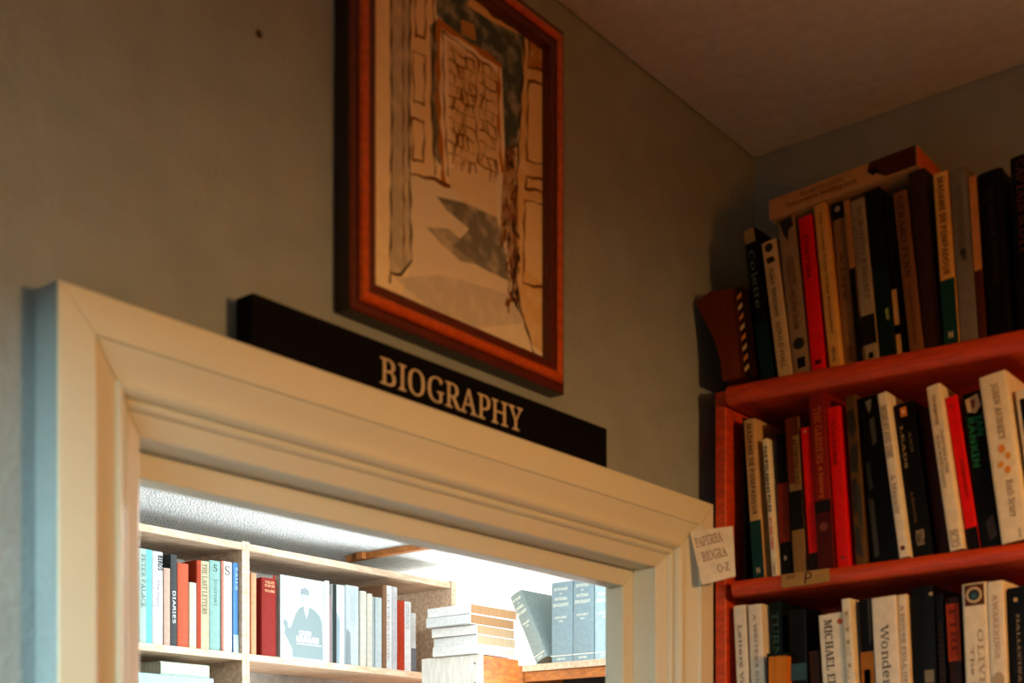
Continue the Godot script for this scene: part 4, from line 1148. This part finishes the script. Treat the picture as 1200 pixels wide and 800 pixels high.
	obj("pages", slab(Vector3(-w / 2 + 0.001, 0.001, -0.022), Vector3(w / 2 - 0.001, h - 0.003, -0.0012)), pages_mat(Color(0.86, 0.50, 0.17)), o)
	obj("cover", slab(Vector3(-w / 2 - 0.0006, 0, -0.0225), Vector3(-w / 2 + 0.0009, h + 0.001, 0.001)), cover_mat(Color(0.03, 0.09, 0.06), 0.5), o)
	obj("cover", slab(Vector3(-w / 2 + 0.0009, h - 0.003, -0.0225), Vector3(w / 2 + 0.004, h, 0.001)), cover_mat(Color(0.03, 0.09, 0.06), 0.5), o)

# ---------------------------------------------------------------- pine bookcases in the back room
const PINE_FRONT := -1.7
const PINE_TOP := 2.241
const PINE_SHELF := 1.957

func pine_bookcases() -> void:
	var m := wood_mat("pine", Color(0.68, 0.53, 0.41), Color(0.86, 0.76, 0.64), Vector3(2.0, 9, 9), 0.6)
	var z0 := -1.945
	var xs := [[1.55, 2.1015, "pale pine bookcase holding the coral and blue hardbacks"], [2.102, 2.909, "pale pine bookcase holding the face-out portrait book"]]
	for k in 2:
		var x0: float = xs[k][0]
		var x1: float = xs[k][1]
		var o := thing("bookcase", xs[k][2], "bookcase", Vector3(x0, 0, z0))
		var w := x1 - x0
		var d := PINE_FRONT - z0
		obj("side_panel", slab(Vector3(0, 0, 0), Vector3(0.012, PINE_TOP + 0.004, d), 0.001, 1), m, o)
		obj("side_panel", slab(Vector3(w - (0.0118 if k == 0 else 0.021), 0, 0), Vector3(w, PINE_TOP + 0.004, d + (0.0 if k == 0 else 0.004)), 0.001, 1), m, o)
		var right := w - (0.0121 if k == 0 else 0.0215)
		for y in [PINE_TOP, PINE_SHELF, PINE_SHELF - 0.33, PINE_SHELF - 0.66, PINE_SHELF - 0.99, PINE_SHELF - 1.32]:
			obj("shelf", slab(Vector3(0.0123, y - 0.018, 0.005), Vector3(right, y, d - 0.001), 0.001, 0), m, o)
		obj("back_panel", slab(Vector3(0.0122, 0.02, 0.0), Vector3(right, PINE_TOP - 0.019, 0.0045)), wood_mat("pine back", Color(0.62, 0.60, 0.56), Color(0.74, 0.72, 0.67), Vector3(4, 4, 4), 0.8), o)

func back_books() -> void:
	var white := Color(0.80, 0.80, 0.79)
	back_row([
		{"l": "pale green hardback with a cyan edge, first in the left pine bookcase", "q": [163, 642, 178, 0], "c": Color(0.70, 0.80, 0.74), "m": [{"a": 0.0, "b": 1.0, "x0": 0.05, "x1": 0.495, "c": Color(0.40, 0.68, 0.74)}, {"t": "PETER PALACE", "c": Color(0.28, 0.40, 0.40), "a": 0.06, "b": 0.62, "s": 0.3, "x": -0.15}]},
		{"l": "white hardback with bold black letters near its head", "q": [178, 645, 192, 0], "c": white, "m": [{"t": "BIRDS", "c": Color(0.1, 0.1, 0.12), "a": 0.04, "b": 0.2, "s": 0.4, "x": 0.2, "f": "sansbold"}, {"t": "The Story", "c": Color(0.6, 0.5, 0.55), "a": 0.3, "b": 0.6, "s": 0.3}]},
		{"l": "short pinkish-beige hardback between white and dark grey ones", "q": [192, 665, 200, 0], "c": Color(0.80, 0.66, 0.58)},
		{"l": "dark grey hardback with white lettering down its spine", "q": [200, 649, 208, 0], "c": Color(0.26, 0.27, 0.27), "m": [{"t": "DIARIES", "c": Color(0.9, 0.9, 0.9), "a": 0.4, "b": 0.75, "s": 0.4, "f": "sans"}]},
		{"l": "coral hardback, left of a short cream one", "q": [208, 659, 222, 0], "c": Color(0.78, 0.36, 0.24), "r": 0.6},
		{"l": "short cream hardback in front of a red board", "q": [222, 682, 231, 0], "c": Color(0.84, 0.81, 0.70)},
		{"l": "red-orange hardback with olive lettered jacket panel", "q": [231, 656, 245, 0], "c": Color(0.72, 0.26, 0.13), "m": [{"a": 0.0, "b": 1.0, "x0": -0.18, "x1": 0.495, "c": Color(0.70, 0.66, 0.54)}, {"t": "THE LAST LETTERS", "c": Color(0.36, 0.32, 0.22), "a": 0.03, "b": 0.6, "s": 0.4, "x": 0.12, "f": "bold"}]},
		{"l": "pale teal hardback, left of the pink-edged white one", "q": [245.5, 656, 259, 0], "c": Color(0.56, 0.72, 0.68), "m": [{"t": "S", "c": Color(0.2, 0.25, 0.2), "a": 0.04, "b": 0.12, "flat": 0.3}, {"t": "Journal", "c": Color(0.32, 0.42, 0.40), "a": 0.2, "b": 0.5, "s": 0.35}]},
		{"l": "white hardback with a pink edge and dark swash letter", "q": [259.5, 657, 273, 0], "c": Color(0.90, 0.84, 0.82), "m": [{"a": 0.0, "b": 1.0, "x0": -0.495, "x1": -0.3, "c": Color(0.86, 0.46, 0.38)}, {"t": "S", "c": Color(0.15, 0.25, 0.15), "a": 0.05, "b": 0.15, "flat": 0.4}]},
		{"l": "sky blue hardback beside the pine partition", "q": [273.5, 659, 279.6, 0], "c": Color(0.36, 0.58, 0.80), "m": [{"t": "SAILS", "c": Color(0.75, 0.85, 0.92), "a": 0.05, "b": 0.3, "s": 0.4, "x": 0.1}, {"a": 0.8, "b": 1.0, "c": Color(0.7, 0.82, 0.9)}]},
	], PINE_FRONT, PINE_SHELF, "books in the left pine bookcase")
	back_row([
		{"l": "dark grey hardback set back behind the short beige one", "q": [193, 651, 200.5, 0], "s": 0.17, "d": 0.05, "c": Color(0.22, 0.24, 0.24)},
		{"l": "tall red hardback set back behind the short cream one", "q": [219.5, 658, 232, 0], "s": 0.17, "d": 0.05, "c": Color(0.66, 0.14, 0.10)},
	], PINE_FRONT, PINE_SHELF, "books in the left pine bookcase")
	back_row([
		{"l": "slim peach hardback beside the pine partition", "q": [294.5, 671, 301, 0], "c": Color(0.84, 0.60, 0.44), "s": 0.01},
		{"l": "dark red hardback with gilt lines at its head, beside the portrait book", "q": [307, 676, 325, 0], "c": Color(0.56, 0.15, 0.12), "s": 0.01, "m": [{"t": "TALES", "c": Color(0.9, 0.75, 0.55), "a": 0.04, "b": 0.07, "flat": 0.6}, {"t": "OF MY LIFE", "c": Color(0.9, 0.75, 0.55), "a": 0.085, "b": 0.115, "flat": 0.65}, {"t": "VOLUME", "c": Color(0.9, 0.75, 0.55), "a": 0.15, "b": 0.18, "flat": 0.65}]},
		{"l": "thin pinkish-grey book right of the portrait book", "q": [385.5, 698, 388.5, 0], "c": Color(0.62, 0.52, 0.50)},
		{"l": "white hardback with a dark grey side", "q": [390, 684, 405, 0], "c": Color(0.82, 0.85, 0.85), "m": [{"a": 0.0, "b": 1.0, "x0": -0.495, "x1": -0.22, "c": Color(0.16, 0.18, 0.18)}, {"poly": [[-0.2, 0.35], [0.05, 0.45], [0.0, 1.0], [-0.2, 1.0]], "c": Color(0.48, 0.55, 0.58)}]},
		{"l": "pale grey-white hardback with a grey figure at its foot", "q": [405.5, 685, 421.5, 0], "c": Color(0.78, 0.82, 0.82), "m": [{"poly": [[-0.46, 0.55], [-0.2, 0.6], [-0.15, 1.0], [-0.46, 1.0]], "c": Color(0.45, 0.5, 0.5)}, {"t": "SNOW LIGHT", "c": Color(0.6, 0.66, 0.66), "a": 0.12, "b": 0.5, "s": 0.3}]},
		{"l": "narrow ivory hardback, taller of a pair", "q": [422.5, 692, 430, 0], "c": Color(0.88, 0.86, 0.80)},
		{"l": "narrow ivory hardback, shorter of a pair", "q": [430.5, 695, 437, 0], "c": Color(0.88, 0.85, 0.78)},
		{"l": "pale grey hardback with a fine dark edge", "q": [437.5, 699, 448.5, 0], "c": Color(0.78, 0.82, 0.81), "m": [{"a": 0.0, "b": 1.0, "x0": -0.4, "x1": -0.32, "c": Color(0.42, 0.45, 0.45)}]},
		{"l": "tall hardback with brown edge and white lettered spine", "q": [449, 685, 459, 0], "c": Color(0.56, 0.40, 0.28), "m": [{"a": 0.0, "b": 1.0, "x0": -0.1, "x1": 0.495, "c": white}, {"t": "LETTERS HOME", "c": Color(0.66, 0.52, 0.42), "a": 0.1, "b": 0.9, "s": 0.22, "x": 0.1}]},
		{"l": "tall white hardback, left of the coral one", "q": [459.3, 687, 466, 0], "c": white, "m": [{"t": "MEMORIES", "c": Color(0.7, 0.62, 0.66), "a": 0.1, "b": 0.9, "s": 0.3}]},
		{"l": "coral hardback with a white lettered spine", "q": [466.5, 703, 481.5, 0], "c": Color(0.70, 0.22, 0.10), "m": [{"a": 0.0, "b": 1.0, "x0": 0.0, "x1": 0.495, "c": white}, {"t": "LETTERS FROM", "c": Color(0.55, 0.5, 0.48), "a": 0.04, "b": 0.4, "s": 0.25, "x": 0.22}]},
		{"l": "slim grey and white hardback beside the pile of books", "q": [482, 718, 488, 0], "c": Color(0.80, 0.80, 0.78), "m": [{"a": 0.6, "b": 1.0, "c": Color(0.36, 0.36, 0.38)}]},
	], PINE_FRONT, PINE_SHELF, "books in the right pine bookcase")
	# the portrait book stands face out
	var front := PINE_FRONT - 0.004
	var a := on_z(328.5, 673, front)
	var b := on_z(385, 679, front)
	var h := a.y - PINE_SHELF
	var w := b.x - a.x
	var o := thing("hardback_book", "pale book with a grey portrait on its cover, facing outwards", "book", Vector3(a.x, PINE_SHELF + 0.0006, front), "books in the right pine bookcase")
	obj("pages", slab(Vector3(0.004, 0.003, -0.027), Vector3(w - 0.003, h - 0.003, -0.003)), pages_mat(Color(0.9, 0.88, 0.82)), o)
	obj("cover", slab(Vector3(0, 0, -0.0029), Vector3(w, h, 0.0), 0.0006), cover_mat(Color(0.68, 0.72, 0.73), 0.5), o)
	obj("cover", slab(Vector3(0, 0, -0.030), Vector3(w, h, -0.0271)), cover_mat(Color(0.80, 0.30, 0.16), 0.4), o)
	obj("spine", slab(Vector3(w - 0.0155, 0.0, 0.0001), Vector3(w, h + 0.004, 0.002), 0.0006), cover_mat(Color(0.92, 0.90, 0.86), 0.4), o)
	var sc := Vector3(w, h, 1)
	var grey := mat(Color(0.44, 0.50, 0.50), 0.6)
	var st := mesh()
	var man := []
	for p in [[0.25, 0.02], [0.24, 0.12], [0.17, 0.20], [0.08, 0.30], [0.10, 0.36], [0.06, 0.42], [0.08, 0.47], [0.14, 0.45], [0.16, 0.37], [0.21, 0.37], [0.26, 0.46], [0.32, 0.56], [0.38, 0.62], [0.46, 0.655], [0.60, 0.655], [0.72, 0.615], [0.82, 0.55], [0.86, 0.46], [0.88, 0.02]]:
		man.append(Vector2(p[0] * w, p[1] * h))
	prism(st, PackedVector2Array(man), Transform3D(Basis(), Vector3(0, 0, 0.0001)), 0.0003)
	obj("portrait", st, grey, o)
	st = mesh()
	prism(st, disc_poly(1.0, 20, 0.075 * w, 0.085 * h), Transform3D(Basis(), Vector3(0.50 * w, 0.78 * h, 0.0001)), 0.0004)
	obj("portrait", st, mat(Color(0.60, 0.62, 0.61), 0.6), o)
	st = mesh()
	prism(st, PackedVector2Array([Vector2(0.47 * w, 0.62 * h), Vector2(0.53 * w, 0.50 * h), Vector2(0.585 * w, 0.62 * h), Vector2(0.57 * w, 0.72 * h), Vector2(0.48 * w, 0.72 * h)]), Transform3D(Basis(), Vector3(0, 0, 0.0004)), 0.0003)
	obj("portrait", st, mat(Color(0.66, 0.68, 0.67), 0.6), o)
	st = mesh()
	prism(st, PackedVector2Array([Vector2(0.41 * w, 0.80 * h), Vector2(0.59 * w, 0.80 * h), Vector2(0.58 * w, 0.86 * h), Vector2(0.50 * w, 0.885 * h), Vector2(0.42 * w, 0.86 * h)]), Transform3D(Basis(), Vector3(0, 0, 0.0006)), 0.0003)
	obj("portrait", st, mat(Color(0.46, 0.50, 0.51), 0.6), o)
	lettering("COLIN", Vector2(0.24 * w, 0.055 * h), Vector3(0.50 * w, 0.325 * h, 0.0005), 0.0, Color(0.97, 0.97, 0.95), o, sans_bold)
	lettering("GRAHAM", Vector2(0.46 * w, 0.075 * h), Vector3(0.55 * w, 0.25 * h, 0.0005), 0.0, Color(0.97, 0.97, 0.95), o, sans_bold)
	obj("rule", slab(Vector3(0.33 * w, 0.185 * h, 0.0005), Vector3(0.84 * w, 0.195 * h, 0.0008)), mat(Color(0.95, 0.95, 0.93), 0.5), o)
	# two books lying flat on the shelf below the left pine bookcase's row
	var base := PINE_SHELF - 0.33
	var z := PINE_FRONT - 0.012
	var specs := [[160, 252, 796, 0.038, Color(0.62, 0.76, 0.78), "wide pale blue book lying flat under the left pine shelf", 0.03], [188, 246, 778, 0.034, Color(0.74, 0.76, 0.66), "grey-green book lying flat on the pale blue one", 0.02]]
	var y := on_z(246, 794, z).y
	stack_below(base, y - 0.042, z)
	flat_book(on_z(162, 800, z).x, on_z(250, 800, z).x, y - 0.04, 0.0385, z, 0.17, Color(0.64, 0.80, 0.84), Color(0.9, 0.92, 0.9), specs[0][5])
	flat_book(on_z(188, 800, z - 0.005).x, on_z(245, 800, z - 0.005).x, y + 0.0, 0.031, z - 0.005, 0.16, Color(0.70, 0.74, 0.66), Color(0.86, 0.86, 0.78), specs[1][5])

func flat_book(x0: float, x1: float, y: float, t: float, z: float, d: float, c: Color, page: Color, label: String) -> void:
	var o := thing("hardback_book", label, "book", Vector3(x0, y, z), "books lying flat in the left pine bookcase")
	var w := x1 - x0
	obj("cover", slab(Vector3(0, 0, -d), Vector3(w, 0.0026, 0)), cover_mat(c), o)
	obj("cover", slab(Vector3(0, t - 0.0026, -d), Vector3(w, t, 0)), cover_mat(c), o)
	obj("spine", slab(Vector3(0, 0.0026, -0.0026), Vector3(w, t - 0.0026, 0.0015), 0.001, 0), cover_mat(c), o)
	obj("pages", slab(Vector3(0.003, 0.0027, -d + 0.003), Vector3(w - 0.003, t - 0.0027, -0.0027)), pages_mat(page), o)

func stack_below(base: float, top: float, z: float) -> void:
	var x0 := on_z(166, 800, z).x
	var x1 := on_z(248, 800, z).x
	var n := 5
	var t := (top - base) / n
	for k in n:
		flat_book(x0 + 0.004 * (k % 3), x1 - 0.006 * (k % 2), base + 0.0006 + k * t, t - 0.0006, z - 0.002 * (k % 2), 0.16, [Color(0.8, 0.8, 0.76), Color(0.5, 0.3, 0.25), Color(0.45, 0.55, 0.6), Color(0.82, 0.8, 0.74), Color(0.6, 0.6, 0.55)][k], Color(0.88, 0.86, 0.8), "book lying flat beneath the wide pale blue one, number %s up the stack" % ["one", "two", "three", "four", "five"][k])

# ---------------------------------------------------------------- cabinet in the corner with a pile of paperbacks
func corner_pile() -> void:
	var z := -1.40
	var left := on_z(562, 800, z).x
	var right := on_z(609, 800, z).x
	var top := on_z(585, 770, z).y
	var back := on_x(494, 790, left).z
	var c := thing("wooden_cabinet", "orange wooden cabinet with a pale screwed end panel under the pile", "cabinet", Vector3(left, 0, z))
	var pale := wood_mat("pale panel", Color(0.80, 0.78, 0.72), Color(0.92, 0.91, 0.87), Vector3(8, 1.5, 8), 0.6)
	var warm := wood_mat("warm panel", Color(0.55, 0.20, 0.05), Color(0.78, 0.42, 0.12), Vector3(2.5, 7, 7), 0.4, 0.3)
	var d := z - back
	obj("end_panel", slab(Vector3(0, 0, -d), Vector3(0.016, top + 0.003, 0.0), 0.001, 1), pale, c)
	obj("front_panel", slab(Vector3(0.0165, 0, -0.018), Vector3(right - left, top, -0.002), 0.001, 1), warm, c)
	obj("top_panel", slab(Vector3(0.0165, top - 0.02, -d), Vector3(right - left, top - 0.001, -0.0185)), pale, c)
	for k in 5:
		var st := mesh()
		prism(st, disc_poly(0.0032, 10), Transform3D(Basis(Vector3.UP, -PI / 2), Vector3(-0.0002, top - 0.022 - 0.055 * k, -0.017)), 0.0009)
		obj("screw", st, mat(Color(0.45, 0.42, 0.40), 0.4), c)
	# the pile: spines towards the window, page edges towards the doorway
	var heads := [[778, 765, "white-spined paperback at the foot of the corner pile"], [764, 752, "cream-paged paperback second in the corner pile"], [751, 738, "white-spined paperback in the middle of the corner pile"], [737, 722, "tan-paged paperback second from the top of the corner pile"], [721, 706, "thick tan-paged paperback on top of the corner pile"]]
	var pagec := [Color(0.72, 0.69, 0.62), Color(0.66, 0.58, 0.46), Color(0.64, 0.53, 0.40), Color(0.60, 0.45, 0.31), Color(0.62, 0.47, 0.33)]
	var jag := [0.012, 0.016, 0.010, -0.012, -0.016]
	var y := top + 0.0035
	var up := on_z(548, 706, z).y
	var t := (up - y) / 5.0
	for k in 5:
		var o := thing("paperback_book", heads[k][2], "book", Vector3(left - 0.022 + jag[k], y, z - 0.004 * (k % 2)), "paperbacks piled on the corner cabinet")
		o.rotation.y = [0.02, -0.015, 0.03, 0.01, -0.02][k]
		var w: float = on_z(607, 740, z).x - left + 0.012 - jag[k]
		var dd := 0.165
		var th := t - 0.0006
		obj("pages", slab(Vector3(0.0016, 0.0012, -dd + 0.001), Vector3(w - 0.001, th - 0.0012, -0.001)), pages_mat(pagec[k]), o)
		var st := mesh()
		prism(st, PackedVector2Array([Vector2(w, 0), Vector2(0.0012, 0), Vector2(0, 0.0015), Vector2(0, th - 0.0015), Vector2(0.0012, th), Vector2(w, th), Vector2(w, th - 0.001), Vector2(0.0015, th - 0.001), Vector2(0.0015, 0.001), Vector2(w, 0.001)]), Transform3D(Basis(), Vector3(0, 0, -dd)), dd)
		obj("cover", st, cover_mat([Color(0.9, 0.9, 0.88), Color(0.88, 0.88, 0.86), Color(0.92, 0.91, 0.88), Color(0.86, 0.87, 0.86), Color(0.90, 0.90, 0.89)][k], 0.4), o)
		y += t

# ---------------------------------------------------------------- the shelf on the side wall with the blue-grey volumes
func side_bookcase() -> void:
	var x := 3.0
	var p0 := on_x(612, 780, x)
	var p1 := on_x(712, 770, x)
	var y := (p0.y + p1.y) / 2
	var o := thing("bookcase", "wooden wall bookcase holding the blue-grey reference volumes", "bookcase", Vector3(x, 0, p0.z))
	var warm := wood_mat("side case wood", Color(0.52, 0.27, 0.10), Color(0.74, 0.46, 0.20), Vector3(3, 9, 3), 0.5)
	var edge := wood_mat("pine", Color(), Color(), Vector3.ONE, 0.5)
	var far := 0.38
	obj("side_panel", slab(Vector3(0, 0, -0.018), Vector3(0.21, y - 0.0005, 0.0), 0.001, 1), warm, o)
	obj("side_panel", slab(Vector3(0, 0, far), Vector3(0.21, y - 0.0005, far + 0.018), 0.001, 1), warm, o)
	obj("shelf", slab(Vector3(0, y - 0.02, 0.0005), Vector3(0.21, y, far - 0.0005), 0.001), edge, o)
	obj("apron", slab(Vector3(0.012, y - 0.05, 0.0005), Vector3(0.026, y - 0.0205, far - 0.0005), 0.001), warm, o)
	for k in 5:
		obj("shelf", slab(Vector3(0, y - 0.35 * (k + 1), 0.0005), Vector3(0.21, y - 0.35 * (k + 1) + 0.02, far - 0.0005), 0.001), edge, o)
	obj("back_panel", slab(Vector3(0.205, 0.02, 0.0005), Vector3(0.2095, y - 0.021, far - 0.0005)), mat(Color(0.10, 0.07, 0.06), 0.8), o)
	var group := "blue-grey reference volumes on the side bookcase"
	var gold := Color(0.95, 0.93, 0.84)
	var h := on_x(646, 683, x).y - y
	var spans := [[645, 670, "blue-grey reference volume beside the leaning one"], [670.5, 695, "blue-grey reference volume between two upright ones"], [695.5, 722, "pale blue reference volume against the door jamb's edge"]]
	for k in 3:
		var a := on_x(spans[k][0], 700, x + 0.006).z
		var b := on_x(spans[k][1], 700, x + 0.006).z
		var w := b - a - 0.001
		var v := volume(spans[k][2], group, w, h + 0.004 * (k % 2), Color(0.54, 0.62, 0.64) if k < 2 else Color(0.68, 0.78, 0.80), gold)
		v.transform = Transform3D(Basis(Vector3.UP, -PI / 2), Vector3(x + 0.006, y + 0.0006, (a + b) / 2))
	# the leaning one
	var bl := on_x(627, 779, x - 0.002)
	var tl := on_x(590, 684, x - 0.002)
	var br := on_x(645, 776, x - 0.002)
	var lean := atan2(bl.z - tl.z, tl.y - bl.y)
	var wide := (br.z - bl.z) * cos(lean) * 0.92
	var v := volume("grey-green reference volume leaning to the left", group, wide, h - 0.006, Color(0.55, 0.60, 0.58), gold)
	var turned := Basis(Vector3.UP, -PI / 2) * Basis(Vector3(0, 0, 1), lean)
	v.transform = Transform3D(turned, Vector3(x - 0.002, y + 0.001, bl.z) + turned * Vector3(wide / 2, 0, 0))

func volume(label: String, group: String, w: float, h: float, c: Color, gold: Color) -> Node3D:
	return make_book("reference_volume", label, group, w, h, 0.17, c, Color(0.8, 0.76, 0.66), true, [
		{"t": "DICTIONARY", "c": gold, "a": 0.07, "b": 0.105, "flat": 0.66}, {"t": "OF", "c": gold, "a": 0.135, "b": 0.155, "flat": 0.12},
		{"t": "NATIONAL", "c": gold, "a": 0.19, "b": 0.225, "flat": 0.6}, {"t": "BIOGRAPHY", "c": gold, "a": 0.265, "b": 0.305, "flat": 0.74},
		{"t": "SUPPLEMENT", "c": gold, "a": 0.43, "b": 0.455, "flat": 0.58}, {"t": "1901", "c": gold, "a": 0.48, "b": 0.50, "flat": 0.22},
		{"a": 0.915, "b": 0.925, "c": gold}, {"t": "OXFORD", "c": gold, "a": 0.95, "b": 0.975, "flat": 0.4}], 0.55)
